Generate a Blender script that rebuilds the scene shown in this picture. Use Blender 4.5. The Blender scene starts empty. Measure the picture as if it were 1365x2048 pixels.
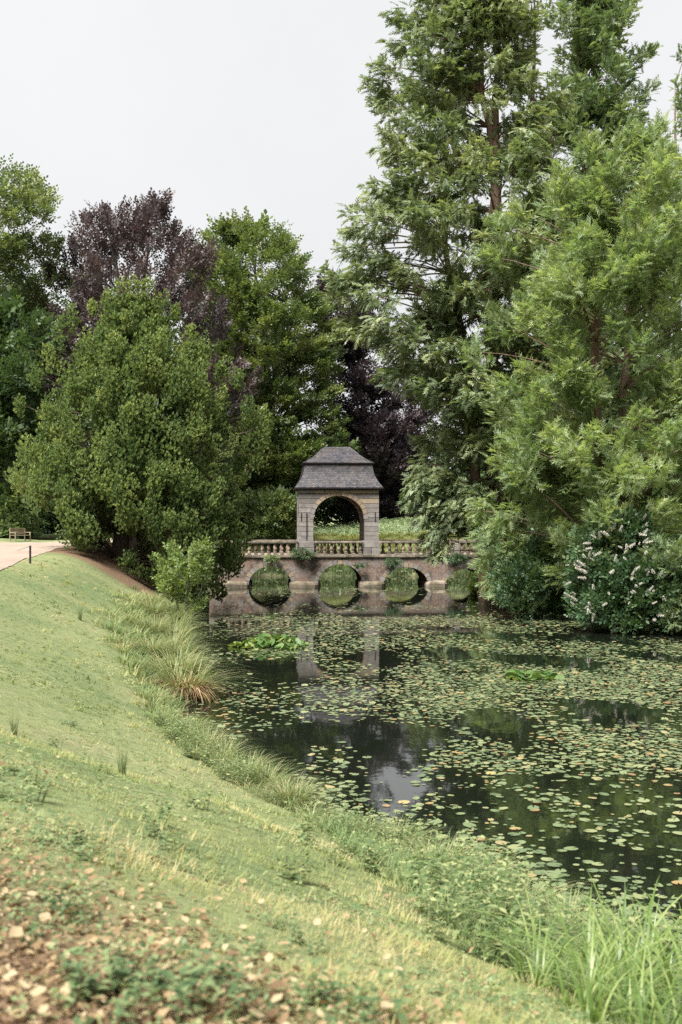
import bpy, math, random
import numpy as np
from mathutils import Vector, Matrix

R = math.radians
# ------------------------------------------------------------------ camera
F = 40 / 36 * 2048            # focal length in photo pixels
CAMZ, HOR = 5.0, 1035.0       # camera 5 m above the water, horizon row of the photo
sc = bpy.context.scene
cam = bpy.data.cameras.new('camera')
cam.lens = 40; cam.sensor_width = 36; cam.clip_end = 3000; cam.clip_start = 0.1
cam.dof.use_dof = True; cam.dof.focus_distance = 78; cam.dof.aperture_fstop = 2.8
camo = bpy.data.objects.new('camera', cam); sc.collection.objects.link(camo)
camo.location = (0, 0, CAMZ); camo.rotation_euler = (R(90) + math.atan(11 / F), 0, 0)
sc.camera = camo
# ------------------------------------------------------------------ sky, sun, exposure
SUN_DIR = Vector((0.45, 0.52, -1.10)).normalized()      # light travels this way
w = bpy.data.worlds.new('World'); sc.world = w; w.use_nodes = True
nt = w.node_tree; nt.nodes.clear()
sky = nt.nodes.new('ShaderNodeTexSky'); sky.sky_type = 'NISHITA'; sky.sun_disc = False
sky.sun_elevation = math.asin(-SUN_DIR.z); sky.sun_rotation = math.atan2(-SUN_DIR.x, -SUN_DIR.y)
sky.air_density = 1; sky.dust_density = 6
sm = nt.nodes.new('ShaderNodeVectorMath'); sm.operation = 'SCALE'; sm.inputs['Scale'].default_value = 0.05
mx = nt.nodes.new('ShaderNodeMix'); mx.data_type = 'RGBA'; mx.inputs[0].default_value = 0.94
tcw = nt.nodes.new('ShaderNodeTexCoord'); nzw = nt.nodes.new('ShaderNodeTexNoise'); nzw.inputs['Scale'].default_value = 2.2; nzw.inputs['Detail'].default_value = 5
nt.links.new(tcw.outputs['Generated'], nzw.inputs['Vector'])
rpw = nt.nodes.new('ShaderNodeValToRGB'); nt.links.new(nzw.outputs[0], rpw.inputs[0])      # closed bright cloud layer, faint cloud tone
rpw.color_ramp.elements[0].position = 0.3; rpw.color_ramp.elements[0].color = (0.348, 0.350, 0.354, 1)
rpw.color_ramp.elements[1].position = 0.7; rpw.color_ramp.elements[1].color = (0.384, 0.385, 0.387, 1)
nt.links.new(rpw.outputs[0], mx.inputs[7])
bg = nt.nodes.new('ShaderNodeBackground'); bg.inputs[1].default_value = 1.0
wo = nt.nodes.new('ShaderNodeOutputWorld')
nt.links.new(sky.outputs[0], sm.inputs[0]); nt.links.new(sm.outputs[0], mx.inputs[6])
nt.links.new(mx.outputs[2], bg.inputs[0]); nt.links.new(bg.outputs[0], wo.inputs[0])
sl = bpy.data.lights.new('sun', 'SUN'); sl.energy = 5.0; sl.angle = R(24); sl.color = (1.0, 0.98, 0.94)
so = bpy.data.objects.new('sun', sl); sc.collection.objects.link(so)
so.rotation_euler = SUN_DIR.to_track_quat('-Z', 'Y').to_euler()
sc.view_settings.view_transform = 'Standard'; sc.view_settings.look = 'None'
sc.view_settings.gamma = 1; sc.view_settings.use_curve_mapping = False
sc.view_settings.exposure = 1.35
sc.render.engine = 'CYCLES'
sc.cycles.max_bounces = 7; sc.cycles.diffuse_bounces = 3; sc.cycles.glossy_bounces = 3
sc.cycles.transmission_bounces = 4; sc.cycles.transparent_max_bounces = 4
sc.cycles.caustics_reflective = False; sc.cycles.caustics_refractive = False
sc.cycles.use_denoising = False

COL = sc.collection
# ------------------------------------------------------------------ helpers
def P(x, y, d):
    return np.array([(x - 682.5) / F * d, d, CAMZ - (y - HOR) / F * d])

def tag(o, label=None, cat=None, group=None, kind=None):
    if label: o['label'] = label
    if cat: o['category'] = cat
    if group: o['group'] = group
    if kind: o['kind'] = kind
    return o

def empty(name, loc=(0, 0, 0), rz=0):
    o = bpy.data.objects.new(name, None); COL.objects.link(o)
    o.location = loc; o.rotation_euler = (0, 0, rz); o.empty_display_size = 0.2
    return o

def mesh_np(name, V, Fc, rnd=None, mat=None, smooth=False, attrs=None):
    """V (n,3); Fc (m,k) array, all faces with the same number of corners."""
    V = np.ascontiguousarray(V, dtype=np.float32); Fc = np.ascontiguousarray(Fc, dtype=np.int32)
    me = bpy.data.meshes.new(name)
    m, k = Fc.shape
    me.vertices.add(len(V)); me.vertices.foreach_set('co', V.ravel())
    me.loops.add(m * k); me.loops.foreach_set('vertex_index', Fc.ravel())
    me.polygons.add(m); me.polygons.foreach_set('loop_start', np.arange(0, m * k, k, dtype=np.int32))
    me.update(calc_edges=True)
    if smooth: me.polygons.foreach_set('use_smooth', np.ones(m, dtype=bool))
    a = dict(attrs or {})
    if rnd is not None: a['rnd'] = rnd
    for kx, v in a.items():
        at = me.attributes.new(kx, 'FLOAT', 'POINT'); at.data.foreach_set('value', np.ascontiguousarray(v, dtype=np.float32))
    if mat: me.materials.append(mat)
    return me

def link(name, me, parent=None, loc=None, rot=None, scale=None):
    o = bpy.data.objects.new(name, me); COL.objects.link(o)
    if parent: o.parent = parent
    if loc is not None: o.location = loc
    if rot is not None: o.rotation_euler = rot
    if scale is not None: o.scale = scale
    return o

class MB:
    """collects polygons of any size into one mesh"""
    def __init__(s): s.v = []; s.f = []
    def add(s, vs, fs):
        n = len(s.v); s.v += [tuple(map(float, p)) for p in vs]; s.f += [tuple(i + n for i in f) for f in fs]; return s
    def box(s, x0, x1, y0, y1, z0, z1):
        return s.add([(x0,y0,z0),(x1,y0,z0),(x1,y1,z0),(x0,y1,z0),(x0,y0,z1),(x1,y0,z1),(x1,y1,z1),(x0,y1,z1)],
                     [(0,3,2,1),(4,5,6,7),(0,1,5,4),(1,2,6,5),(2,3,7,6),(3,0,4,7)])
    def cbox(s, x0, x1, y0, y1, z0, z1, c=0.015):
        """box with chamfered edges: rounded front outline"""
        if min(x1-x0, y1-y0, z1-z0) < 2.2*c: return s.box(x0,x1,y0,y1,z0,z1)
        vs = []; idx = {}
        for ix, x in ((0,x0),(1,x1)):
            for iy, y in ((0,y0),(1,y1)):
                for iz, z in ((0,z0),(1,z1)):
                    sx, sy, sz = (c if ix==0 else -c), (c if iy==0 else -c), (c if iz==0 else -c)
                    for ax, p in (('x',(x,y+sy,z+sz)),('y',(x+sx,y,z+sz)),('z',(x+sx,y+sy,z))):
                        idx[(ix,iy,iz,ax)] = len(vs); vs.append(p)
        I = lambda a,b,d,ax: idx[(a,b,d,ax)]
        fs = []
        for a in (0,1):
            q = [I(a,0,0,'x'),I(a,1,0,'x'),I(a,1,1,'x'),I(a,0,1,'x')]; fs.append(q if a else q[::-1])
            q = [I(0,a,0,'y'),I(1,a,0,'y'),I(1,a,1,'y'),I(0,a,1,'y')]; fs.append(q[::-1] if a else q)
            q = [I(0,0,a,'z'),I(1,0,a,'z'),I(1,1,a,'z'),I(0,1,a,'z')]; fs.append(q if a else q[::-1])
        for b in (0,1):
            for d in (0,1):
                q = [I(0,b,d,'y'),I(1,b,d,'y'),I(1,b,d,'z'),I(0,b,d,'z')]; fs.append(q if b!=d else q[::-1])
                q = [I(b,0,d,'x'),I(b,1,d,'x'),I(b,1,d,'z'),I(b,0,d,'z')]; fs.append(q if b==d else q[::-1])
                q = [I(b,d,0,'x'),I(b,d,1,'x'),I(b,d,1,'y'),I(b,d,0,'y')]; fs.append(q if b!=d else q[::-1])
                for e in (0,1):
                    q = [I(b,d,e,'x'),I(b,d,e,'y'),I(b,d,e,'z')]; fs.append(q)
        return s.add(vs, fs)
    def tube(s, pts, rad, n=6, cap=True):
        pts = [np.array(p, float) for p in pts]; k = len(pts)
        rad = [rad]*k if np.isscalar(rad) else rad
        V = []; prev = None
        for i, p in enumerate(pts):
            t = pts[min(i+1,k-1)] - pts[max(i-1,0)]; t /= (np.linalg.norm(t) + 1e-9)
            ref = prev if prev is not None else (np.array([1.,0,0]) if abs(t[0]) < .8 else np.array([0,1.,0]))
            u = ref - t*np.dot(ref,t); u /= np.linalg.norm(u) + 1e-9; vv = np.cross(t,u); prev = u
            for j in range(n):
                a = 2*math.pi*j/n; V.append(p + rad[i]*(math.cos(a)*u + math.sin(a)*vv))
        fs = [(i*n+j, i*n+(j+1)%n, (i+1)*n+(j+1)%n, (i+1)*n+j) for i in range(k-1) for j in range(n)]
        if cap: fs += [tuple(range(n))[::-1], tuple((k-1)*n + j for j in range(n))]
        return s.add(V, fs)
    def lathe(s, prof, n=10, c=(0,0,0)):
        V = [(c[0]+r*math.cos(2*math.pi*j/n), c[1]+r*math.sin(2*math.pi*j/n), c[2]+z) for r, z in prof for j in range(n)]
        k = len(prof)
        fs = [(i*n+j, i*n+(j+1)%n, (i+1)*n+(j+1)%n, (i+1)*n+j) for i in range(k-1) for j in range(n)]
        fs += [tuple(range(n))[::-1], tuple((k-1)*n + j for j in range(n))]
        return s.add(V, fs)
    def mesh(s, name, mat=None, smooth=False):
        me = bpy.data.meshes.new(name); me.from_pydata(s.v, [], s.f)
        if mat: me.materials.append(mat)
        if smooth: me.polygons.foreach_set('use_smooth', np.ones(len(s.f), dtype=bool))
        me.update(); return me
    def build(s, name, mat, parent=None, smooth=False, **k):
        return link(name, s.mesh(name, mat, smooth), parent, **k)

def unit(a): return a / (np.linalg.norm(a, axis=-1, keepdims=True) + 1e-9)

def frames(d, nrm):
    """rotation matrices whose columns are x, y=d, z~nrm"""
    y = unit(d); z = unit(nrm - (nrm*y).sum(-1, keepdims=True)*y); x = np.cross(y, z)
    return np.stack([x, y, z], axis=-1)

def scatter(tV, tT, pos, rot, scl, rnd):
    n, k = len(pos), len(tV)
    scl = np.asarray(scl, float)
    loc = tV[None] * (scl[:, None, None] if scl.ndim == 1 else scl[:, None, :])
    V = np.einsum('nij,nkj->nki', rot, loc) + pos[:, None, :]
    T = (tT[None] + (np.arange(n)*k)[:, None, None]).reshape(-1, tT.shape[1])
    return V.reshape(-1, 3), T, np.repeat(rnd, k)

# smooth noise for layout
class Noise:
    def __init__(s, seed, n=10, f0=0.2, f1=1.2):
        g = np.random.default_rng(seed); a = g.uniform(0, 2*np.pi, n); f = np.exp(g.uniform(np.log(f0), np.log(f1), n))
        s.k = np.stack([np.cos(a)*f, np.sin(a)*f], 1); s.p = g.uniform(0, 2*np.pi, n); s.w = 1/np.sqrt(n/2)
    def __call__(s, x, y): return (np.sin(np.multiply.outer(x, s.k[:,0]) + np.multiply.outer(y, s.k[:,1]) + s.p)).sum(-1)*s.w

# ------------------------------------------------------------------ materials
def mat(name):
    m = bpy.data.materials.new(name); m.use_nodes = True; t = m.node_tree
    return m, t, t.nodes['Principled BSDF'], t.nodes['Material Output']
def N(t, typ, **kw):
    n = t.nodes.new(typ)
    for k, v in kw.items(): setattr(n, k, v)
    return n
def ramp(t, stops, fac=None, interp='LINEAR'):
    r = N(t, 'ShaderNodeValToRGB'); e = r.color_ramp.elements; r.color_ramp.interpolation = interp
    e[0].position, e[0].color = stops[0][0], (*stops[0][1], 1); e[1].position, e[1].color = stops[-1][0], (*stops[-1][1], 1)
    for p, c in stops[1:-1]:
        q = e.new(p); q.color = (*c, 1)
    if fac is not None: t.links.new(fac, r.inputs[0])
    return r
def noise(t, scale, detail=4, rough=0.6, vec=None):
    n = N(t, 'ShaderNodeTexNoise'); n.inputs['Scale'].default_value = scale; n.inputs['Detail'].default_value = detail
    n.inputs['Roughness'].default_value = rough
    if vec is not None: t.links.new(vec, n.inputs['Vector'])
    return n
def mix(t, fac, a, b, mode='MIX'):
    m = N(t, 'ShaderNodeMix', data_type='RGBA', blend_type=mode)
    for i, v in ((0, fac), (6, a), (7, b)):
        if isinstance(v, (int, float)): m.inputs[i].default_value = v
        elif isinstance(v, tuple): m.inputs[i].default_value = (*v, 1)
        else: t.links.new(v, m.inputs[i])
    return m.outputs[2]
def bump(t, h, strength, dist, bsdf):
    b = N(t, 'ShaderNodeBump'); b.inputs['Strength'].default_value = strength; b.inputs['Distance'].default_value = dist
    t.links.new(h, b.inputs['Height']); t.links.new(b.outputs[0], bsdf.inputs['Normal'])

def leafmat(name, stops, trans=0.35, rough=0.5, spec=0.35, tint=(1.15, 1.2, 0.6)):
    m, t, b, o = mat(name)
    at = N(t, 'ShaderNodeAttribute', attribute_name='rnd')
    r = ramp(t, stops, at.outputs['Fac'])
    t.links.new(r.outputs[0], b.inputs['Base Color'])
    b.inputs['Roughness'].default_value = rough; b.inputs['Specular IOR Level'].default_value = spec
    tr = N(t, 'ShaderNodeBsdfTranslucent')
    t.links.new(mix(t, 1.0, r.outputs[0], tint, 'MULTIPLY'), tr.inputs[0])
    ms = N(t, 'ShaderNodeMixShader'); ms.inputs[0].default_value = trans
    t.links.new(b.outputs[0], ms.inputs[1]); t.links.new(tr.outputs[0], ms.inputs[2]); t.links.new(ms.outputs[0], o.inputs[0])
    return m

def stone(name, c1, c2, c3, scale=2.0, rnd=0.35, rough=0.9, bs=0.6):
    m, t, b, o = mat(name)
    tc = N(t, 'ShaderNodeTexCoord'); oi = N(t, 'ShaderNodeObjectInfo')
    ad = N(t, 'ShaderNodeVectorMath', operation='ADD'); t.links.new(tc.outputs['Object'], ad.inputs[0])
    cm = N(t, 'ShaderNodeCombineXYZ'); ml = N(t, 'ShaderNodeMath', operation='MULTIPLY'); ml.inputs[1].default_value = 57
    t.links.new(oi.outputs['Random'], ml.inputs[0]); t.links.new(ml.outputs[0], cm.inputs[0]); t.links.new(cm.outputs[0], ad.inputs[1])
    n1 = noise(t, scale, 6, 0.65, ad.outputs[0]); n2 = noise(t, scale*9, 5, 0.7, ad.outputs[0]); n3 = noise(t, scale*0.7, 3, 0.6, ad.outputs[0])
    a = mix(t, ramp(t, [(0.38, (0,0,0)), (0.62, (1,1,1))], n1.outputs[0]).outputs[0], c1, c2)
    a = mix(t, ramp(t, [(0.52, (0,0,0)), (0.68, (1,1,1))], n3.outputs[0]).outputs[0], a, c3)
    v = ramp(t, [(0.25, (0.62,)*3), (0.75, (1.3,)*3)], n2.outputs[0])
    a = mix(t, 1.0, a, v.outputs[0], 'MULTIPLY')
    rv = ramp(t, [(0, (1-rnd,)*3), (1, (1+rnd,)*3)], oi.outputs['Random'])
    a = mix(t, 1.0, a, rv.outputs[0], 'MULTIPLY')
    t.links.new(a, b.inputs['Base Color']); b.inputs['Roughness'].default_value = rough; b.inputs['Specular IOR Level'].default_value = 0.2
    bump(t, n2.outputs[0], bs, 0.03, b)
    return m

M = {}
M['yew'] = leafmat('yew_leaf', [(0, (0.072, 0.122, 0.046)), (0.5, (0.155, 0.21, 0.074)), (1, (0.3, 0.335, 0.122))], 0.38)
M['cyp_dark'] = leafmat('cypress_leaf', [(0, (0.088, 0.13, 0.066)), (0.5, (0.178, 0.22, 0.108)), (1, (0.315, 0.34, 0.17))], 0.32)
M['cyp_mid'] = leafmat('cypress_leaf_blue_green', [(0, (0.08, 0.132, 0.068)), (0.5, (0.155, 0.21, 0.102)), (1, (0.265, 0.315, 0.145))], 0.32)
M['cyp_light'] = leafmat('cypress_leaf_light', [(0, (0.11, 0.17, 0.08)), (0.5, (0.22, 0.285, 0.13)), (1, (0.36, 0.4, 0.195))], 0.48)
M['beech'] = leafmat('beech_leaf', [(0, (0.06, 0.105, 0.042)), (0.5, (0.135, 0.18, 0.068)), (1, (0.265, 0.285, 0.105))], 0.35)
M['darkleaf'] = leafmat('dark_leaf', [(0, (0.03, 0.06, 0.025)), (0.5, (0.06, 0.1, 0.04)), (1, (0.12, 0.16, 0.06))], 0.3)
M['farleaf'] = leafmat('far_leaf', [(0, (0.075, 0.115, 0.05)), (0.5, (0.14, 0.18, 0.075)), (1, (0.25, 0.27, 0.105))], 0.35)
M['copper'] = leafmat('copper_leaf', [(0, (0.041, 0.032, 0.035)), (0.45, (0.077, 0.06, 0.06)), (0.8, (0.112, 0.085, 0.078)), (1, (0.15, 0.115, 0.1))], 0.25, tint=(1.2, 0.8, 0.8))
M['purple'] = leafmat('purple_leaf', [(0, (0.026, 0.024, 0.03)), (0.5, (0.055, 0.046, 0.054)), (1, (0.13, 0.1, 0.105))], 0.18, tint=(1.2, 0.8, 0.8))
M['shrub'] = leafmat('shrub_leaf', [(0, (0.028, 0.06, 0.028)), (0.5, (0.055, 0.105, 0.045)), (1, (0.12, 0.17, 0.07))], 0.3)
M['alder'] = leafmat('alder_leaf', [(0, (0.1, 0.15, 0.05)), (0.5, (0.19, 0.25, 0.08)), (1, (0.31, 0.35, 0.13))], 0.4)
M['grass'] = leafmat('grass_blade', [(0, (0.115, 0.15, 0.046)), (0.45, (0.21, 0.23, 0.082)), (0.8, (0.3, 0.288, 0.12)), (1, (0.38, 0.32, 0.17))], 0.35, 0.6, 0.2)
M['sedge'] = leafmat('sedge_blade', [(0, (0.075, 0.125, 0.04)), (0.5, (0.17, 0.21, 0.085)), (0.85, (0.29, 0.28, 0.14)), (1, (0.38, 0.31, 0.18))], 0.3, 0.55, 0.25)
M['deadsedge'] = leafmat('dead_sedge', [(0, (0.20, 0.12, 0.06)), (0.5, (0.34, 0.21, 0.115)), (1, (0.46, 0.32, 0.19))], 0.2, 0.7, 0.2, (1.1, 0.9, 0.7))
M['iris'] = leafmat('iris_blade', [(0, (0.07, 0.13, 0.025)), (0.5, (0.14, 0.21, 0.055)), (1, (0.26, 0.31, 0.11))], 0.4, 0.4, 0.4)
M['weed'] = leafmat('weed_leaf', [(0, (0.07, 0.12, 0.045)), (0.5, (0.145, 0.195, 0.08)), (1, (0.29, 0.31, 0.14))], 0.35, 0.5, 0.3)
M['weed_dark'] = leafmat('nettle_leaf', [(0, (0.055, 0.1, 0.04)), (0.5, (0.11, 0.16, 0.065)), (1, (0.21, 0.25, 0.115))], 0.3, 0.55, 0.3)
M['litter'] = leafmat('dead_leaf', [(0, (0.09, 0.058, 0.032)), (0.35, (0.18, 0.12, 0.062)), (0.7, (0.29, 0.21, 0.115)), (1, (0.38, 0.31, 0.19))], 0.2, 0.7, 0.2, (1.2, 0.9, 0.6))
M['fern'] = leafmat('ground_cover_leaf', [(0, (0.105, 0.16, 0.07)), (0.5, (0.17, 0.225, 0.105)), (1, (0.26, 0.305, 0.155))], 0.35)
M['lily'] = leafmat('lily_pad_green', [(0, (0.072, 0.105, 0.045)), (0.5, (0.125, 0.16, 0.068)), (0.9, (0.19, 0.205, 0.09)), (1, (0.23, 0.195, 0.09))], 0.08, 0.5, 1.0)
M['lily_red'] = leafmat('lily_pad_withered', [(0, (0.19, 0.125, 0.06)), (0.5, (0.26, 0.185, 0.08)), (1, (0.31, 0.25, 0.11))], 0.10, 0.42, 0.7, (1.2, 0.9, 0.6))
M['lily_up'] = leafmat('lily_leaf_bright', [(0, (0.055, 0.115, 0.03)), (0.5, (0.1, 0.17, 0.045)), (1, (0.2, 0.24, 0.075))], 0.3, 0.5, 0.3)
M['petal'] = leafmat('flower_white', [(0, (0.42, 0.38, 0.31)), (0.5, (0.6, 0.57, 0.5)), (1, (0.72, 0.7, 0.64))], 0.25, 0.7, 0.1, (1, 1, 1))

def bark(name, c1, c2):
    m, t, b, o = mat(name); tc = N(t, 'ShaderNodeTexCoord'); mp = N(t, 'ShaderNodeMapping'); mp.inputs['Scale'].default_value = (6, 6, 0.8)
    t.links.new(tc.outputs['Object'], mp.inputs[0]); n = noise(t, 1.5, 6, 0.7, mp.outputs[0])
    t.links.new(ramp(t, [(0.3, c1), (0.7, c2)], n.outputs[0]).outputs[0], b.inputs['Base Color'])
    b.inputs['Roughness'].default_value = 0.95; bump(t, n.outputs[0], 0.8, 0.05, b); return m
M['bark_red'] = bark('cypress_bark', (0.10, 0.06, 0.042), (0.24, 0.155, 0.11))
M['bark_dark'] = bark('yew_bark', (0.035, 0.025, 0.02), (0.10, 0.07, 0.05))
M['bark_grey'] = bark('beech_bark', (0.05, 0.05, 0.045), (0.13, 0.125, 0.11))

M['ashlar'] = stone('ashlar_stone', (0.18, 0.160, 0.143), (0.235, 0.212, 0.192), (0.138, 0.128, 0.122), 1.4, 0.24)
M['ashlar_warm'] = stone('ashlar_stone_warm', (0.25, 0.185, 0.12), (0.30, 0.245, 0.175), (0.21, 0.165, 0.13), 1.4, 0.2)
M['mortar'] = stone('mortar', (0.075, 0.06, 0.047), (0.11, 0.085, 0.06), (0.05, 0.045, 0.04), 1.2, 0.0)
M['coping'] = stone('mossy_coping_stone', (0.18, 0.15, 0.115), (0.09, 0.08, 0.058), (0.26, 0.215, 0.17), 1.8, 0.2)
M['baluster'] = stone('baluster_stone', (0.16, 0.115, 0.083), (0.10, 0.078, 0.06), (0.25, 0.195, 0.145), 2.5, 0.4)
M['footing'] = stone('footing_stone', (0.18, 0.145, 0.105), (0.085, 0.075, 0.05), (0.25, 0.205, 0.155), 1.5, 0.15)
M['slate'] = stone('roof_slate', (0.115, 0.105, 0.112), (0.16, 0.145, 0.15), (0.185, 0.15, 0.125), 1.1, 0.0, 0.55, 0.3)
M['slate_dark'] = stone('roof_underlay', (0.03, 0.028, 0.03), (0.04, 0.036, 0.036), (0.03, 0.028, 0.028), 1.0, 0.0)
M['wood'] = stone('weathered_oak', (0.30, 0.24, 0.16), (0.22, 0.18, 0.13), (0.36, 0.30, 0.20), 3.0, 0.1)
m_, t_, b_, o_ = mat('black_iron'); b_.inputs['Base Color'].default_value = (0.02, 0.018, 0.017, 1); b_.inputs['Roughness'].default_value = 0.6; b_.inputs['Metallic'].default_value = 0.5; M['iron'] = m_

def brick_mat():
    m, t, b, o = mat('old_brickwork'); tc = N(t, 'ShaderNodeTexCoord'); sp = N(t, 'ShaderNodeSeparateXYZ'); cb = N(t, 'ShaderNodeCombineXYZ')
    t.links.new(tc.outputs['Object'], sp.inputs[0])
    ay = N(t, 'ShaderNodeMath', operation='ADD'); t.links.new(sp.outputs[0], ay.inputs[0]); t.links.new(sp.outputs[1], ay.inputs[1])
    t.links.new(ay.outputs[0], cb.inputs[0]); t.links.new(sp.outputs[2], cb.inputs[1])
    nd = noise(t, 3, 3, 0.5, tc.outputs['Object']); wv = N(t, 'ShaderNodeVectorMath', operation='SCALE'); wv.inputs['Scale'].default_value = 0.03
    t.links.new(nd.outputs['Color'], wv.inputs[0]); av = N(t, 'ShaderNodeVectorMath', operation='ADD'); t.links.new(cb.outputs[0], av.inputs[0]); t.links.new(wv.outputs[0], av.inputs[1])
    br = N(t, 'ShaderNodeTexBrick'); t.links.new(av.outputs[0], br.inputs['Vector'])
    br.inputs['Scale'].default_value = 1.0; br.inputs['Brick Width'].default_value = 0.25; br.inputs['Row Height'].default_value = 0.085
    br.inputs['Mortar Size'].default_value = 0.012; br.inputs['Mortar Smooth'].default_value = 0.4; br.inputs['Bias'].default_value = -0.1
    br.inputs['Color1'].default_value = (0.20, 0.115, 0.085, 1); br.inputs['Color2'].default_value = (0.13, 0.085, 0.066, 1); br.inputs['Mortar'].default_value = (0.27, 0.225, 0.185, 1)
    n1 = noise(t, 1.3, 6, 0.7, tc.outputs['Object']); n2 = noise(t, 7, 5, 0.7, tc.outputs['Object']); n3 = noise(t, 0.8, 6, 0.75, tc.outputs['Object'])
    a = mix(t, ramp(t, [(0.44, (0,0,0)), (0.60, (0.9,)*3)], n1.outputs[0]).outputs[0], br.outputs[0], (0.205, 0.183, 0.163))   # lime wash remains
    a = mix(t, ramp(t, [(0.50, (0,0,0)), (0.62, (0.85,)*3)], n3.outputs[0]).outputs[0], a, (0.07, 0.058, 0.047))                # soot and algae
    a = mix(t, 1.0, a, ramp(t, [(0.25, (0.45,)*3), (0.75, (1.45,)*3)], n2.outputs[0]).outputs[0], 'MULTIPLY')
    t.links.new(a, b.inputs['Base Color']); b.inputs['Roughness'].default_value = 0.95; b.inputs['Specular IOR Level'].default_value = 0.15
    bump(t, n2.outputs[0], 0.7, 0.04, b); return m
M['brick'] = brick_mat()

def ground_mat():
    m, t, b, o = mat('lawn_soil'); tc = N(t, 'ShaderNodeTexCoord'); v = tc.outputs['Object']
    n1 = noise(t, 0.35, 5, 0.6, v); n2 = noise(t, 6, 6, 0.7, v); n3 = noise(t, 30, 4, 0.7, v)
    g = ramp(t, [(0.30, (0.10, 0.135, 0.058)), (0.55, (0.16, 0.18, 0.082)), (0.75, (0.215, 0.205, 0.11))], n1.outputs[0]).outputs[0]
    g = mix(t, 1.0, g, ramp(t, [(0.3, (0.7,)*3), (0.7, (1.3,)*3)], n2.outputs[0]).outputs[0], 'MULTIPLY')
    l = ramp(t, [(0.3, (0.06, 0.036, 0.024)), (0.5, (0.14, 0.088, 0.056)), (0.7, (0.26, 0.175, 0.115))], n3.outputs[0]).outputs[0]
    a1 = N(t, 'ShaderNodeAttribute', attribute_name='litter'); a2 = N(t, 'ShaderNodeAttribute', attribute_name='mud_and_shade')
    mm = N(t, 'ShaderNodeMath', operation='MULTIPLY_ADD'); t.links.new(n2.outputs[0], mm.inputs[0]); mm.inputs[1].default_value = 1.6; mm.inputs[2].default_value = -0.8
    ad = N(t, 'ShaderNodeMath', operation='ADD', use_clamp=True); t.links.new(mm.outputs[0], ad.inputs[0]); t.links.new(a1.outputs['Fac'], ad.inputs[1])
    ml = N(t, 'ShaderNodeMath', operation='MULTIPLY', use_clamp=True); t.links.new(ad.outputs[0], ml.inputs[0]); t.links.new(a1.outputs['Fac'], ml.inputs[1])
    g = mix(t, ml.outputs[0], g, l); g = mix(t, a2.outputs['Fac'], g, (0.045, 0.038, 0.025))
    t.links.new(g, b.inputs['Base Color']); b.inputs['Roughness'].default_value = 0.95; b.inputs['Specular IOR Level'].default_value = 0.1
    bump(t, n3.outputs[0], 0.6, 0.05, b); return m
M['ground'] = ground_mat()

def path_mat():
    m, t, b, o = mat('gravel_path'); tc = N(t, 'ShaderNodeTexCoord'); v = tc.outputs['Object']
    n1 = noise(t, 0.5, 4, 0.6, v); n2 = noise(t, 25, 4, 0.7, v)
    a = ramp(t, [(0.3, (0.225, 0.165, 0.125)), (0.7, (0.29, 0.23, 0.18))], n1.outputs[0]).outputs[0]
    a = mix(t, 1.0, a, ramp(t, [(0.3, (0.75,)*3), (0.7, (1.2,)*3)], n2.outputs[0]).outputs[0], 'MULTIPLY')
    t.links.new(a, b.inputs['Base Color']); b.inputs['Roughness'].default_value = 0.95; bump(t, n2.outputs[0], 0.5, 0.02, b); return m
M['path'] = path_mat()

def water_mat():
    m, t, b, o = mat('pond_water'); tc = N(t, 'ShaderNodeTexCoord')
    mp = N(t, 'ShaderNodeMapping'); mp.inputs['Scale'].default_value = (1.0, 0.6, 1); t.links.new(tc.outputs['Object'], mp.inputs[0])
    n = noise(t, 2.2, 3, 0.5, mp.outputs[0]); n2 = noise(t, 0.25, 2, 0.5, tc.outputs['Object'])
    b.inputs['Base Color'].default_value = (0.006, 0.008, 0.005, 1); b.inputs['Roughness'].default_value = 0.03
    b.inputs['IOR'].default_value = 1.33; b.inputs['Specular IOR Level'].default_value = 1.0
    bump(t, n.outputs[0], 0.05, 0.04, b); return m
M['water'] = water_mat()

# ------------------------------------------------------------------ terrain
POND = [(7.2,7.5),(5.6,9.0),(4.4,10.4),(3.4,11.8),(2.4,13.4),(1.4,15.4),(0.55,17.1),(-0.4,18.7),(-2.0,21.6),(-3.7,26.2),(-4.6,31),(-5.3,38),(-6.3,45),(-7.6,55),(-8.4,63),(-8.8,72),(-8.8,79),(-8.9,88),
        (-13,92),(-16,96.5),(0,97),(14,96.7),(18,92),(11.5,88),(10.6,80),(9.4,73),(10.2,65),(12.2,55.5),(15.6,47),(22,36),(33,22),(33,2),(22,-3),(12,3)]
pp = np.array(POND, float)
for _ in range(2):
    nx = np.roll(pp, -1, 0); pp = np.stack([0.75*pp + 0.25*nx, 0.25*pp + 0.75*nx], 1).reshape(-1, 2)
A_, B_ = pp, np.roll(pp, -1, 0)
def sdist(x, y):
    """distance to the shore, positive on land"""
    sh = np.shape(x); x = np.ravel(x).astype(float); y = np.ravel(y).astype(float); best = np.full(x.shape, 1e9); ins = np.zeros(x.shape, bool)
    for a, b in zip(A_, B_):
        e = b - a; wx, wy = x - a[0], y - a[1]; t = np.clip((wx*e[0] + wy*e[1])/(e @ e), 0, 1)
        best = np.minimum(best, (wx - t*e[0])**2 + (wy - t*e[1])**2)
        c = (a[1] > y) != (b[1] > y); ins ^= c & (x < (b[0]-a[0])*(y-a[1])/(b[1]-a[1]+1e-12) + a[0])
    d = np.sqrt(best); return np.where(ins, -d, d).reshape(sh)
nz1 = Noise(5, 12, 0.15, 0.9); nz2 = Noise(6, 14, 1.2, 4)
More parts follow.
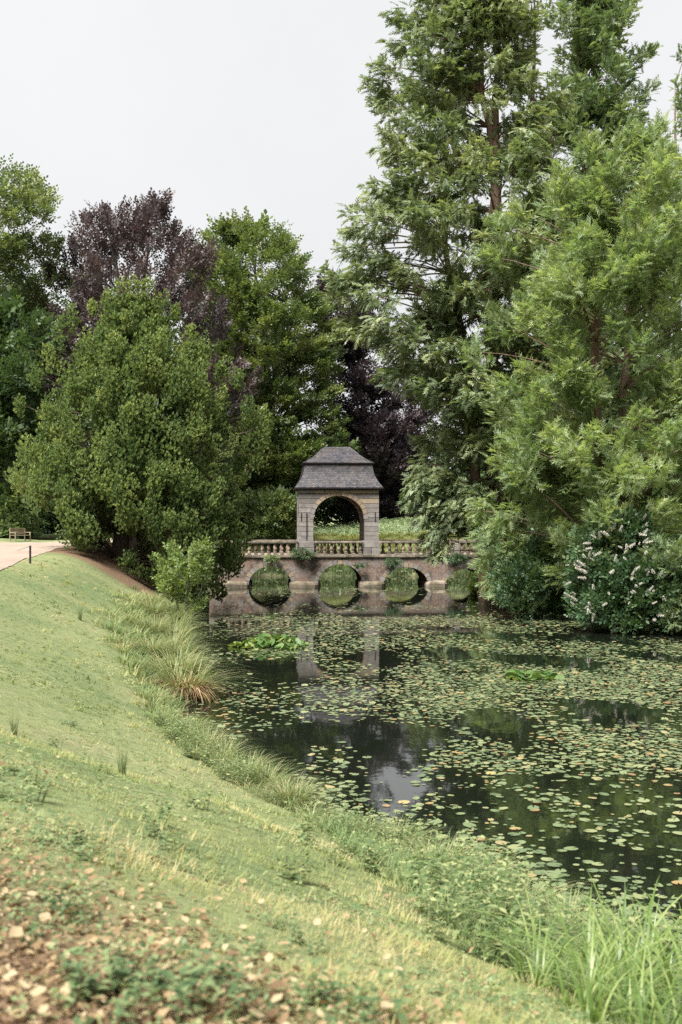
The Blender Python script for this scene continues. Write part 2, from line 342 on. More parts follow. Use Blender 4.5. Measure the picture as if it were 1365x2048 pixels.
def height(x, y, d=None):
    x = np.asarray(x, float); y = np.asarray(y, float)
    if d is None: d = sdist(x, y)
    L = np.interp(y, [0, 15, 30, 50, 62, 80, 100], [7.2, 7.4, 7.0, 5.6, 4.6, 4.5, 3.4])
    right = np.clip((x - 4 - 0.06*y)/3, 0, 1)*np.clip((y - 16)/6, 0, 1)*np.clip((92 - y)/6, 0, 1)
    L = L*(1-right) + 14*right
    t = np.clip(d/L, 0, 1.6); s = np.where(t < 0.8, t, np.where(t < 1.3, 0.8 + (t-0.8) - (t-0.8)**2, 1.05))/1.05
    z = 0.10 + 3.2*s
    z = z + 1.25*np.exp(-((x-7)/8)**2 - ((y-109)/8)**2)*(d > 0)*np.clip(d/6, 0, 1)
    z = z + np.clip(d, 0, 3)/3*(0.08*nz1(x, y) + 0.022*nz2(x, y))
    return np.where(d > 0, z, np.maximum(0.10 + d*0.7, -1.0))
def axis(parts):
    return np.unique(np.concatenate([np.arange(a, b, s) for a, b, s in parts] + [np.array([parts[-1][1]])]))
gx = axis([(-1500,-300,200), (-300,-60,30), (-60,-26,3), (-26,-8,0.6), (-8,9,0.3), (9,22,0.5), (22,60,3), (60,300,30), (300,1500,200)])
gy = axis([(-200,-20,30), (-20,0,2.5), (0,30,0.3), (30,110,0.7), (110,200,6), (200,2000,150)])
X, Y = np.meshgrid(gx, gy); Dg = sdist(X, Y); Z = height(X, Y, Dg)
lit = np.clip((6.6 - Y - 1.2*(X + 1))/2.5, 0, 1)*(Y < 12)
YEW = (-12.0, 62.0)
ry = np.hypot((X - YEW[0] - 0.8)/6.2, (Y - YEW[1] + 0.5)/7.0)
lit = np.maximum(lit, np.clip((1.05 - ry)/0.25, 0, 1)); lit = np.maximum(lit, 0.45*np.clip((Y - 100)/10, 0, 1)*(X < -6))
lit = np.maximum(lit, 0.6*(X > 6)*np.clip((Y - 35)/5, 0, 1)*np.clip((95 - Y)/5, 0, 1))
mud_and_shade = np.clip((0.45 - Dg)/0.35, 0, 1)*(1 - .9*np.clip((Y - 93)/2, 0, 1)*(Dg > -.1))
mud_and_shade = np.maximum(mud_and_shade, (Y > 95)*(Y < 104)*(np.abs(X) < 18)*np.clip((Dg - .5)/.3, 0, 1)*np.clip((2.0 - Dg)/.3, 0, 1))  # far bank: dark strip painted in so the reflections under the arches look shaded
ny, nx_ = X.shape; I = np.arange(ny*nx_).reshape(ny, nx_)
Fq = np.stack([I[:-1,:-1], I[:-1,1:], I[1:,1:], I[1:,:-1]], -1).reshape(-1, 4)
me = mesh_np('ground', np.stack([X, Y, Z], -1).reshape(-1, 3), Fq, mat=M['ground'], smooth=True, attrs={'litter': lit.ravel(), 'mud_and_shade': mud_and_shade.ravel()})
tag(link('ground', me), 'sloping pond bank and lawn', None, kind='structure')
wv = np.array([(-40,-10,0),(45,-10,0),(45,100.5,0),(-40,100.5,0)], float)
tag(link('water', mesh_np('water', wv, np.array([[0,1,2,3]]), mat=M['water'])), kind='structure')

# path along the left
e1 = np.array([(-8.2,18),(-9.6,26),(-10.9,34),(-11.7,38.7),(-13.0,46),(-14.4,54),(-15.2,60),(-15.0,66),(-13.5,73),(-11.8,80),(-10.5,86)])
e2 = np.array([(-12.2,18),(-14,26),(-15.8,34),(-17,38.7),(-18.6,46),(-20.8,54),(-22.6,62),(-23.5,70),(-22,78),(-17,83),(-12.5,88.5)])
def resample(e, n):
    s = np.r_[0, np.cumsum(np.linalg.norm(np.diff(e, axis=0), axis=1))]; u = np.linspace(0, s[-1], n)
    return np.stack([np.interp(u, s, e[:,0]), np.interp(u, s, e[:,1])], 1)
q1, q2 = resample(e1, 90), resample(e2, 90); K = 14
wob = 0.05*np.sin(np.arange(90)*.7)[:, None]
G = np.stack([q1 + wob + (q2-q1)*k/(K-1) for k in range(K)], 1)
gz = height(G[...,0], G[...,1]) + 0.02
Ip = np.arange(90*K).reshape(90, K); Fp = np.stack([Ip[:-1,:-1], Ip[1:,:-1], Ip[1:,1:], Ip[:-1,1:]], -1).reshape(-1, 4)
me = mesh_np('path', np.concatenate([G, gz[...,None]], -1).reshape(-1, 3), Fp[:, ::-1], mat=M['path'], smooth=True)
tag(link('path', me), kind='structure')
from mathutils.geometry import intersect_point_tri_2d
PATHPOLY = np.concatenate([e1, e2[::-1]])
def in_poly(x, y, poly):
    ins = np.zeros(np.shape(x), bool)
    for a, b in zip(poly, np.roll(poly, -1, 0)):
        c = (a[1] > y) != (b[1] > y); ins ^= c & (x < (b[0]-a[0])*(y-a[1])/(b[1]-a[1]+1e-12) + a[0])
    return ins

# ------------------------------------------------------------------ bridge and gatehouse
BR = empty('stone_bridge', (-0.30, 84.3, 0), R(4))
tag(BR, 'old brick and stone arched bridge with balustrades across the pond', 'bridge')
HD = 2.3                                   # half depth of the bridge
ARCH = [(-4.95, 1.55, 1.50), (0.08, 1.62, 1.66), (4.85, 1.62, 1.42), (9.25, 1.50, 1.28)]     # centre, half span, crown height
X0, X1 = -9.3, 12.5; TOPZ = 2.15
def zlow(x):
    for c, a, h in ARCH:
        if abs(x - c) < a - 1e-6: return 0.12 + (h - 0.12)*math.sqrt(max(0, 1 - ((x-c)/a)**2))
    return -0.6
mb = MB(); segs = [X0]
for c, a, h in ARCH: segs += [c - a, c + a]
segs.append(X1)
for i in range(len(segs) - 1):
    s0, s1 = segs[i], segs[i+1]
    if i % 2 == 0: xs = [s0, s1]; zs = [-0.6, -0.6]
    else:
        c, a, h = ARCH[i//2]; th = np.linspace(math.pi, 0, 25); xs = [c + a*math.cos(t) for t in th]; zs = [0.12 + (h-0.12)*math.sin(t) for t in th]
    for j in range(len(xs) - 1):
        a0, a1, z0, z1 = xs[j], xs[j+1], zs[j], zs[j+1]
        mb.add([(a0,-HD,z0),(a1,-HD,z1),(a1,-HD,TOPZ),(a0,-HD,TOPZ)], [(0,1,2,3)])
        mb.add([(a0,HD,z0),(a1,HD,z1),(a1,HD,TOPZ),(a0,HD,TOPZ)], [(3,2,1,0)])
        mb.add([(a0,-HD,z0),(a1,-HD,z1),(a1,HD,z1),(a0,HD,z0)], [(3,2,1,0)])
        mb.add([(a0,-HD,TOPZ),(a1,-HD,TOPZ),(a1,HD,TOPZ),(a0,HD,TOPZ)], [(0,1,2,3)])
for c, a, h in ARCH:
    for s in (-1, 1):
        x = c + s*a; q = [(x,-HD,-0.6),(x,HD,-0.6),(x,HD,0.12),(x,-HD,0.12)]
        mb.add(q if s < 0 else q[::-1], [(0,1,2,3)])
for x, r in ((X0, 1), (X1, 0)):
    q = [(x,-HD,-0.6),(x,HD,-0.6),(x,HD,TOPZ),(x,-HD,TOPZ)]; mb.add(q[::-1] if r else q, [(0,1,2,3)])
wall = mb.build('spandrel_wall', M['brick'], BR)
rg = random.Random(4)
for c, a, h in ARCH:
    nv = 15; th = np.linspace(math.pi, 0, nv + 1); rr = 0.30
    for i in range(nv):
        t0, t1 = th[i] - 0.010, th[i+1] + 0.010; k = rg.uniform(0.9, 1.12)
        pts = []
        for t, e in ((t0, 0), (t1, 0), (t1, rr*k), (t0, rr*k)):
            pts.append((c + (a+e)*math.cos(t), 0.12 + (h-0.12+e)*math.sin(t)))
        pr = -HD - 0.015 - rg.uniform(0, 0.02)
        V = [(x, pr, z) for x, z in pts] + [(x, -HD + 0.25, z) for x, z in pts]
        b = MB().add(V, [(3,2,1,0),(4,5,6,7),(0,1,5,4),(1,2,6,5),(2,3,7,6),(3,0,4,7)]); b.build('voussoir', M['ashlar'] if rg.random() < .75 else M['ashlar_warm'], wall)
for i in range(0, len(segs), 2):           # pier footings with weathered, rounded ends
    s0, s1 = segs[i], segs[min(i+1, len(segs)-1)]
    if s1 - s0 > 3: s0, s1 = (s1 - 2.4, s1) if i == 0 else (s0, s0 + 2.4)
    c, hw = (s0+s1)/2, (s1-s0)/2 + 0.24; V = []; n = 20
    for lvl, (gr, z) in enumerate(((0, -0.5), (0.0, 0.20), (-0.06, 0.33), (-0.20, 0.42))):
        for j in range(n):
            t = 2*math.pi*j/n; cx_, sy_ = math.cos(t), math.sin(t); e = 0.45
            V.append((c + (hw+gr)*math.copysign(abs(cx_)**e, cx_)*(1+0.02*math.sin(5*t+i)), (HD+0.45+gr)*math.copysign(abs(sy_)**e, sy_), z + 0.03*math.sin(3*t+i)))
    fs = [(l*n+j, l*n+(j+1)%n, (l+1)*n+(j+1)%n, (l+1)*n+j) for l in range(3) for j in range(n)] + [tuple(3*n+j for j in range(n))]
    MB().add(V, fs).build('footing', M['footing'], BR)
# string course: separate stones
for s in (-1, 1):
    x = X0
    while x < X1 - 0.2:
        l = min(rg.uniform(1.1, 1.6), X1 - x); y0, y1 = (-HD-0.13, -HD+0.3) if s < 0 else (HD-0.3, HD+0.13)
        MB().cbox(x+0.006, x+l-0.006, y0, y1, TOPZ-0.03+rg.uniform(-.008,.008), TOPZ+0.16+rg.uniform(-.008,.008), 0.025).build('string_course_stone', M['coping'], BR); x += l
MB().box(X0, X1, -HD+0.3, HD-0.3, TOPZ+0.002, TOPZ+0.12).build('deck', M['path'], BR)
bp = [(0.115,0),(0.115,0.09),(0.075,0.11),(0.07,0.14),(0.125,0.23),(0.13,0.30),(0.10,0.38),(0.062,0.47),(0.058,0.53),(0.09,0.56),(0.09,0.60),(0.115,0.62),(0.115,0.70)]
bal_me = MB().lathe(bp, 10).mesh('baluster', M['baluster'], True)
BZ = TOPZ + 0.16
GW = 2.9
for s in (-1, 1):
    yb = s*(HD - 0.10)
    base = MB().box(X0, X1, yb-0.13, yb+0.13, BZ-0.02, BZ+0.03).build('balustrade', M['coping'], BR)
    def span(a, b, first, last):
        n = max(1, round((b - a)/0.49)); st = (b-a)/n
        for i in range(n + 1):
            if (i == 0 and not first) or (i == n and not last): continue
            x = a + i*st
            MB().cbox(x-0.135, x+0.135, yb-0.14, yb+0.14, BZ+0.03, BZ+0.13, 0.012).build('baluster_block', M['coping'], base)
            link('baluster', bal_me, base, (x, yb, BZ+0.13), (0, 0, rg.uniform(0, 3)), (rg.uniform(.92,1.08), rg.uniform(.92,1.08), 1))
        x = a - 0.2; 
        while x < b + 0.19:
            l = min(rg.uniform(1.3, 1.9), b + 0.2 - x)
            MB().cbox(x+0.004, x+l-0.004, yb-0.17, yb+0.17, BZ+0.82, BZ+1.0, 0.03).build('handrail_stone', M['coping'], base); x += l
    def pedestal(x):
        MB().cbox(x-0.19, x+0.19, yb-0.16, yb+0.16, BZ+0.03, BZ+0.83, 0.02).build('pedestal', M['ashlar'], base)
    span(X0+0.5, -3.15, True, False); span(-1.55, 1.55, True, True); span(3.15, 8.25, False, True); span(8.95, X1-0.3, True, True); pedestal(8.6); pedestal(X0+0.2)

# --- gatehouse standing on the bridge
GA = empty('gatehouse', (BR.location.x, BR.location.y, 0), R(4))
tag(GA, 'square stone gatehouse with open arches and two-tiered slate roof on the bridge', 'gatehouse')
AH, SPR, RISE, WT, GD = 1.83, 4.88, 1.70, 7.0, 2.15      # half opening, springing z, rise, wall top, half depth
GZ = BZ
def archwall(half, y0, y1, ah, axis_y=False):
    b = MB(); th = np.linspace(math.pi, 0, 29); xs = [-half] + [ah*math.cos(t) for t in th] + [half]
    zs = [None] + [SPR + RISE*(math.sin(t) if ah == AH else ah/AH*math.sin(t)) for t in th] + [None]
    f = (lambda x, y, z: (x, y, z)) if not axis_y else (lambda x, y, z: (y, x, z))
    top = WT - 0.02
    def quad(p): b.add([f(*q) for q in p], [(0,1,2,3)])
    for j in range(len(xs) - 1):
        a0, a1 = xs[j], xs[j+1]; z0 = GZ if (j == 0 or j == len(xs)-2) else zs[j]; z1 = GZ if (j == 0 or j == len(xs)-2) else zs[j+1]
        quad([(a0,y0,z0),(a1,y0,z1),(a1,y0,top),(a0,y0,top)]); quad([(a0,y1,top),(a1,y1,top),(a1,y1,z1),(a0,y1,z0)])
        if 0 < j < len(xs)-2: quad([(a0,y0,z0),(a0,y1,z0),(a1,y1,z1),(a1,y0,z1)])
        quad([(a0,y0,top),(a1,y0,top),(a1,y1,top),(a0,y1,top)])
    for x in (-ah, ah): quad([(x,y0,GZ),(x,y1,GZ),(x,y1,SPR),(x,y0,SPR)])
    for x in (-half, half): quad([(x,y0,GZ),(x,y1,GZ),(x,y1,top),(x,y0,top)])
    return b
for sgn in (-1, 1):
    ya, yb = (-GD+0.045, -GD+0.53) if sgn < 0 else (GD-0.53, GD-0.045)
    wl = archwall(GW-0.025, ya, yb, AH+0.02).build('front_wall' if sgn < 0 else 'rear_wall', M['mortar'], GA)
    oy0, oy1 = (-GD, -GD+0.57) if sgn < 0 else (GD-0.57, GD)
    # plinth blocks
    for s in (-1, 1):
        xa, xb = (AH-0.06, GW+0.09); z = GZ
        for h, split in ((0.52, True), (0.50, False)):
            cuts = [xa, rg.uniform(xa+.4, xb-.4), xb] if split else [xa, xb]
            for c0, c1 in zip(cuts[:-1], cuts[1:]):
                x0, x1 = sorted((s*c0, s*c1)); MB().cbox(x0+.012, x1-.012, oy0-(.09 if sgn<0 else 0), oy1+(.09 if sgn>0 else 0), z+.010, z+h-.010, .02).build('stone_block', M['ashlar'], wl)
            z += h
        ch = 0.337; k = 0
        while z < WT - 0.29:
            z1 = min(z + ch, WT - 0.27) if z + ch > WT - 0.45 else z + ch
            if z1 > WT - 0.27: z1 = WT - 0.27
            def xin(zz):
                if zz <= SPR: return AH
                u = min(1, (zz - SPR)/(RISE + 0.29)); return (AH + 0.29)*math.sqrt(1 - u*u) if u < 1 else 0.05
            i0 = AH if z < SPR - .02 else xin(z); i1 = AH if z < SPR - .02 and z1 <= SPR + .05 else max(xin(z1), 0.0)
            if z < SPR - .02: i0 = i1 = AH
            elif z < SPR + .3: i0 = max(i0, AH+0.27)
            i0, i1 = i0 + .018, i1 + .018
            warm = (z1 > WT - 0.75 and rg.random() < 0.45)
            pr = rg.uniform(-.006, .008)
            cuts = [0, 1] if (k % 3 or i1 > 1.8) else [0, rg.uniform(.4, .6), 1]
            for u0, u1 in zip(cuts[:-1], cuts[1:]):
                lo0 = i0 + (GW - i0)*u0 + .010; hi0 = i0 + (GW - i0)*u1 - .010; lo1 = i1 + (GW - i1)*u0 + .010; hi1 = i1 + (GW - i1)*u1 - .010
                if u1 == 1: hi0 = hi1 = GW
                za, zb = z + .013, z1 - .013
                pts = [(s*lo0, za), (s*hi0, za), (s*hi1, zb), (s*lo1, zb)]
                if s < 0: pts = [pts[1], pts[0], pts[3], pts[2]]
                V = [(x, oy0 - pr, q) for x, q in pts] + [(x, oy1 + pr, q) for x, q in pts]
                MB().add(V, [(0,1,2,3),(7,6,5,4),(4,5,1,0),(5,6,2,1),(6,7,3,2),(7,4,0,3)]).build('stone_block', M['ashlar_warm'] if warm else M['ashlar'], wl)
            z = z1; k += 1
    # frieze course under the eaves
    x = -GW
    while x < GW - .1:
        l = min(rg.uniform(0.7, 1.2), GW - x)
        MB().cbox(x+.012, x+l-.012, oy0-.012, oy1+.012, WT-.265, WT, .012).build('stone_block', M['ashlar_warm'] if rg.random() < .75 else M['ashlar'], wl); x += l
    # arch ring
    nv = 15; th = np.linspace(math.pi, 0, nv + 1)
    for i in range(nv):
        t0, t1 = th[i] - .008, th[i+1] + .008; rr = 0.29 if i % 2 else 0.30
        ts = [t0, (t0+t1)/2, t1]
        inn = [(AH*math.cos(t), SPR + RISE*math.sin(t)) for t in ts]; out = [((AH+rr)*math.cos(t), SPR + (RISE+rr)*math.sin(t)) for t in ts]
        pts = inn + out[::-1]; y0, y1 = oy0 - .02, oy1 + .02
        V = [(x, y0, z) for x, z in pts] + [(x, y1, z) for x, z in pts]; n = 6
        MB().add(V, [tuple(range(n))[::-1], tuple(range(n, 2*n))] + [(j, (j+1)%n, n+(j+1)%n, n+j) for j in range(n)]).build('voussoir', M['ashlar_warm'] if 2 < i < 14 and rg.random() < .8 else M['ashlar'], wl)
    if sgn < 0:
        for x, z0, z1 in ((-2.72, 4.75, 5.35), (2.62, 4.72, 5.42)):
            MB().cbox(x-.02, x+.02, oy0-.06, oy0-.015, z0, z1, .006).build('wall_anchor', M['iron'], wl)
        MB().tube([(-2.33, oy0-.05, 2.6), (-2.33, oy0-.05, 5.35)], .028, 6).build('downpipe', M['iron'], wl)
for sgn in (-1, 1):
    ya, yb = (-GW+0.03, -GW+0.5) if sgn < 0 else (GW-0.5, GW-0.03)
    archwall(GD-0.56, ya, yb, 1.25, True).build('side_wall', M['ashlar'], GA)
# roof
def ring_roof(rings, name, parent, matr):
    b = MB(); V = []
    for hx, hy, z in rings: V += [(-hx,-hy,z),(hx,-hy,z),(hx,hy,z),(-hx,hy,z)]
    fs = [(i*4+j, i*4+(j+1)%4, (i+1)*4+(j+1)%4, (i+1)*4+j) for i in range(len(rings)-1) for j in range(4)] + [(3,2,1,0), tuple(len(rings)*4-4+j for j in range(4))]
    b.add(V, fs); return b.build(name, matr, parent)
def skirt(t):                               # bell-cast lower tier, t from eave to top
    ins = 0.72*(1 - (1-t)**2.1); return (3.20 - ins, 2.45 - ins, 7.14 + 1.72*t)
def upper(t):
    e = t + 0.16*math.sin(math.pi*t)*(1-t); return (2.62 - 1.69*e, max(0.03, 1.87 - 1.85*e), 8.95 + 1.27*t)
roof = ring_roof([(3.06, 2.31, 6.98), (3.20, 2.45, 7.09)] + [skirt(t) for t in np.linspace(0, 1, 10)] + [(2.46, 1.71, 8.90)], 'roof', GA, M['slate_dark'])
up = ring_roof([(2.44, 1.69, 8.86), (2.60, 1.85, 8.90)] + [upper(t) for t in np.linspace(0, 1, 10)], 'upper_roof', GA, M['slate_dark'])
def slates(fn, rows, wdt, parent, seed):
    g = random.Random(seed); b = MB(); rn = []
    for side in range(4):
        for r in range(rows):
            t0, t1 = r/rows, min(1, (r+1.5)/rows); tm = max(-0.02, t0 - 0.35/rows)
            A0, A1, Am = fn(max(0, t0 + 0.2/rows)), fn(t1), fn(max(tm, 0))
            sel = (lambda A: (A[0], A[1], A[2])) if side % 2 == 0 else (lambda A: (A[1], A[0], A[2]))
            h0, d0, z0 = sel(A0); h1, d1, z1 = sel(A1); hm, dm, zm = sel(Am)
            n = max(1, int(2*h0/wdt)); off = (r % 2)*0.5
            nz = Vector((z1 - z0, d0 - d1)).normalized()      # outward, up
            for i in range(-1, n + 1):
                u0, u1 = (i + off)/n*2 - 1, (i + 1 + off)/n*2 - 1; u0, u1 = max(u0, -1), min(u1, 1)
                if u1 - u0 < 0.02: continue
                lo = 0.030 + g.uniform(0, .012); hi = 0.008; um = u0 + (u1-u0)*g.uniform(.35, .65)
                q = lambda u, h, d, z, e: (u*h, -(d + e*nz[0]), z + e*nz[1])
                pts = [q(u0, h0, d0, z0, lo), q(um, hm, dm, zm, lo), q(u1, h0, d0, z0, lo), q(u1, h1, d1, z1, hi), q(u0, h1, d1, z1, hi)]
                a = side*math.pi/2; ca, sa = math.cos(a), math.sin(a)
                b.add([(x*ca - y*sa, x*sa + y*ca, z) for x, y, z in pts], [(0,1,2,3,4)]); rn += [g.random()]*5
    me = b.mesh('slate_covering', M['slate_r'])
    at = me.attributes.new('rnd', 'FLOAT', 'POINT'); at.data.foreach_set('value', np.array(rn, dtype=np.float32))
    tag(link('slate_covering', me, parent), kind='stuff')
def slate_mat():
    m, t, b, o = mat('roof_slate_tiles'); tc = N(t, 'ShaderNodeTexCoord'); at = N(t, 'ShaderNodeAttribute', attribute_name='rnd')
    c = ramp(t, [(0, (0.026, 0.025, 0.03)), (0.5, (0.05, 0.047, 0.054)), (0.85, (0.07, 0.064, 0.067)), (1, (0.085, 0.07, 0.062))], at.outputs['Fac']).outputs[0]
    n1 = noise(t, 0.8, 5, .65, tc.outputs['Object']); n2 = noise(t, 12, 4, .6, tc.outputs['Object'])
    c = mix(t, ramp(t, [(.5, (0,0,0)), (.68, (.65,)*3)], n1.outputs[0]).outputs[0], c, (0.075, 0.06, 0.05))
    c = mix(t, 1.0, c, ramp(t, [(.3, (.8,)*3), (.7, (1.2,)*3)], n2.outputs[0]).outputs[0], 'MULTIPLY')
    t.links.new(c, b.inputs['Base Color']); b.inputs['Roughness'].default_value = .6; b.inputs['Specular IOR Level'].default_value = .3; bump(t, n2.outputs[0], .3, .01, b); return m
M['slate_r'] = slate_mat()
slates(skirt, 13, 0.24, roof, 1); slates(upper, 12, 0.24, up, 2)
for s in (-1, 1):
    b = MB().tube([(s*.9,0,10.2),(s*.9,0,11.1)], [.035,.012], 6)
    b.lathe([(.02,0),(.06,.04),(.06,.07),(.02,.11)], 8, (s*.9,0,10.42))
    for k in range(4):
        a = math.pi/4*k; b.tube([(s*.9-.13*math.cos(a),0,11.08-.13*math.sin(a)),(s*.9+.13*math.cos(a),0,11.08+.13*math.sin(a))], .008, 4)
    b.build('finial', M['iron'], up)
    MB().cbox(s*1.2-.02, s*1.2+.02, -.62, -.50, 9.75, 9.9, .004).build('snow_hook', M['iron'], up)

# ------------------------------------------------------------------ foliage
def tmpl(tris):
    V = np.array([p for t in tris for p in t], float); return V, np.arange(len(V)).reshape(-1, 3)
def t_frond(n=6, wdt=0.16, droop=0.35, seed=0):
    g = np.random.default_rng(seed); T = []
    for i in range(n):
        t = 0.08 + 0.8*i/(n-1); s = 1 if i % 2 else -1; ln = 0.48*(1 - 0.45*t)*g.uniform(.85, 1.15); a = R(g.uniform(32, 52))
        p = np.array([0, t, -droop*t*t]); q = p + np.array([s*math.sin(a)*ln, math.cos(a)*ln, -droop*0.5*ln - 0.05*g.random()])
        wd = np.array([math.cos(a)*s, -math.sin(a), 0.3*g.normal()])*wdt/2
        T.append((p - wd, p + wd, q))
    T.append(((-.03, 0, 0), (.03, 0, 0), (0, 1, -droop))); return tmpl(T)
def t_spike(n=6, spread=0.5, wdt=0.2, seed=0):
    g = np.random.default_rng(seed); T = []
    for i in range(n):
        a = 2*math.pi*i/n + g.uniform(-.4, .4); sp = spread*g.uniform(.5, 1.2); t0 = g.uniform(0, .35); ln = g.uniform(.55, .75)
        p = np.array([0, t0, 0]); q = p + ln*np.array([math.cos(a)*sp, math.sqrt(max(.1, 1-sp*sp)), math.sin(a)*sp])
        wd = np.array([-math.sin(a), 0, math.cos(a)])*wdt/2; T.append((p - wd, p + wd, q))
    return tmpl(T)
def t_spray(n=5, ll=0.42, lw=0.24, seed=0):
    g = np.random.default_rng(seed); T = []
    for i in range(n):
        t = 0.1 + 0.7*i/max(1, n-1); s = (1 if i % 2 else -1) if i < n-1 else 0; a = R(55)*s + g.uniform(-.2, .2)
        d = np.array([math.sin(a), math.cos(a), g.uniform(-.35, .15)]); d /= np.linalg.norm(d); p = np.array([0, t, 0.0])
        c = np.cross(d, [0, 0, 1]); c = c/np.linalg.norm(c) + np.array([0, 0, g.uniform(-.4, .4)]); L_ = ll*g.uniform(.8, 1.2)
        m_ = p + d*L_*0.5; T.append((p, m_ + c*lw/2, p + d*L_)); T.append((p, p + d*L_, m_ - c*lw/2))
    return tmpl(T)
TM = {'frond': [t_frond(8, .17, .4, s) for s in range(3)], 'feather': [t_frond(8, .12, .3, s+9) for s in range(3)],
      'spike': [t_spike(5, .5, .36, s) for s in range(3)], 'spray': [t_spray(5, .42, .25, s) for s in range(3)], 'bigleaf': [t_spray(4, .6, .34, s) for s in range(3)]}

def envelope(rows, D, yshrink=1.0):
    """rows (photo y, x left, x right) of a crown standing at distance D -> z, centre x, radius"""
    z = []; c = []; r = []
    for y, a, b in sorted(rows, reverse=True):
        p, q = P(a, y, D), P(b, y, D); z.append(p[2]); c.append((p[0]+q[0])/2); r.append((q[0]-p[0])/2)
    return np.array(z), np.array(c), np.array(r)

def tree(name, label, cat, rows, D, style, leaf, barkm, seed, n_clump, per, clump, sprig, dirw, sprw, stems, stem_r=0.3,
         rho=(0.5, 1.0), back=0.35, depth=0.9, limb_rise=0.35, n_limb=6, nrm_up=1.0, rough=0.14, group=None, twig_r=0.03, base=None, shell=2.5, lean_limb=True, cut=None, extra=None, fill=0.0, gap=None):
    g = np.random.default_rng(seed)
    zz, cc, rr = envelope(rows, D)
    if base is None: base = (stems[0][0][0], D)
    bz = float(height(np.array([base[0]]), np.array([base[1]]))[0])
    root = empty(name, (base[0], base[1], bz)); tag(root, label, cat, group)
    off = np.array([base[0], base[1], bz])
    # clump centres
    m = n_clump*6; zc = g.uniform(zz[0], zz[-1], m); rc = np.interp(zc, zz, rr); keep = g.random(m) < (rc + .15*rr.max())/(1.15*rr.max()); zc = zc[keep]; rc = rc[keep]
    az = g.uniform(0, 2*np.pi, len(zc)); front = np.sin(az) < 0.25; keep = front | (g.random(len(zc)) < back); zc, rc, az = zc[keep][:n_clump], rc[keep][:n_clump], az[keep][:n_clump]
    nn = Noise(seed+77, 8, 0.5, 2.2); ro = rho[0] + (rho[1]-rho[0])*g.random(len(zc))**0.6
    inner = g.random(len(zc)) < fill; ro = np.where(inner, g.uniform(.05, max(rho[0], .5), len(zc)), ro)
    rad = rc*ro*(1 + rough*nn(az*2.2, zc*0.45)); cx = np.interp(zc, zz, cc)
    C = np.stack([cx + rad*np.cos(az), D + rad*np.sin(az)*depth, zc], 1)
    if cut is not None:
        k_ = ~cut(C); C, az, zc, rc, ro, inner = C[k_], az[k_], zc[k_], rc[k_], ro[k_], inner[k_]
    if gap is not None:
        k_ = np.ones(len(C), bool)
        for gx0, gz0, gr, gy in gap: k_ &= ((C[:,0]-gx0)**2 + ((C[:,2]-gz0))**2 > gr*gr) | (C[:,1] > gy)
        C, az, zc, rc, ro, inner = C[k_], az[k_], zc[k_], rc[k_], ro[k_], inner[k_]
    out = np.stack([np.cos(az), np.sin(az), np.zeros(len(az))], 1)
    hfrac = (zc - zz[0])/(zz[-1]-zz[0])
    up = np.array([0, 0, 1.0])
    d = unit(out*dirw[0] + up*(dirw[1] + dirw[2]*hfrac[:, None]) + g.normal(0, .22, (len(C), 3)))
    if extra is not None:
        C = np.concatenate([C, np.array([e[0] for e in extra])]); d = np.concatenate([d, unit(np.array([e[1] for e in extra], float))])
        rc = np.concatenate([rc, np.full(len(extra), 1.0)]); ro = np.concatenate([ro, np.ones(len(extra))]); inner = np.concatenate([inner, np.zeros(len(extra), bool)])
    sz = g.uniform(.65, 1.3, (len(C), 1))*np.array(clump)[None]*(0.75 + 0.25*np.clip(rc/(rr.max()*.6), 0, 1))[:, None]
    # sprigs
    idx = np.repeat(np.arange(len(C)), per); n = len(idx)
    u = unit(g.normal(size=(n, 3))); rl = g.random(n)**(1/shell); loc = u*rl[:, None]
    side = unit(np.cross(d, up)); top = np.cross(side, d)
    o_ = loc[:, :1]*d[idx]*sz[idx, :1] + loc[:, 1:2]*side[idx]*sz[idx, 1:2] + loc[:, 2:]*top[idx]*sz[idx, 2:]
    pos = C[idx] + o_
    gz = height(pos[:, 0], pos[:, 1], sdist(pos[:, 0], pos[:, 1])) if pos[:,2].min() < 4.6 else None
    if gz is not None:
        ok = pos[:, 2] > np.maximum(gz, 0) + 0.12; pos, idx, o_ = pos[ok], idx[ok], o_[ok]; n = len(idx)
    sd = unit(sprw[0]*unit(o_) + sprw[1]*d[idx] + sprw[2]*up + g.normal(0, sprw[3], (n, 3)))
    nr = up*nrm_up + 0.5*unit(o_) + g.normal(0, .5, (n, 3))
    sc_ = sprig*g.uniform(.65, 1.25, n)*np.where(inner[idx], 1.7, 1.0)
    crn = g.random(len(C)); rnd = np.clip(0.45*crn[idx] + 0.55*g.random(n) + 0.0, 0, 1)
    Vs, Ts, Rs = [], [], []; cnt = 0; tms = TM[style]; ch = g.integers(0, len(tms), n)
    for k, (tv, tt) in enumerate(tms):
        s_ = ch == k
        v, t, r = scatter(tv, tt, pos[s_] - off, frames(sd[s_], nr[s_]), sc_[s_], rnd[s_]); Vs.append(v); Ts.append(t + cnt); Rs.append(r); cnt += len(v)
    me = mesh_np('crown', np.concatenate(Vs), np.concatenate(Ts), np.concatenate(Rs), M[leaf]); link('crown', me, root)
    # stems
    sp = []
    for i, st in enumerate(stems):
        pts = np.array(st, float); k = len(pts); s = np.linspace(0, 1, k); u2 = np.linspace(0, 1, max(8, k*3))
        path = np.stack([np.interp(u2, s, pts[:, j]) for j in range(3)], 1); path[1:-1] += g.normal(0, stem_r*.18, (len(path)-2, 3))
        r0 = stem_r*(1 if i == 0 else .8); rads = r0*(1 - u2)**0.8 + 0.03
        rads[0] *= 1.35
        MB().tube(path - off, list(rads), 9).build('trunk', M[barkm], root, True); sp.append(path)
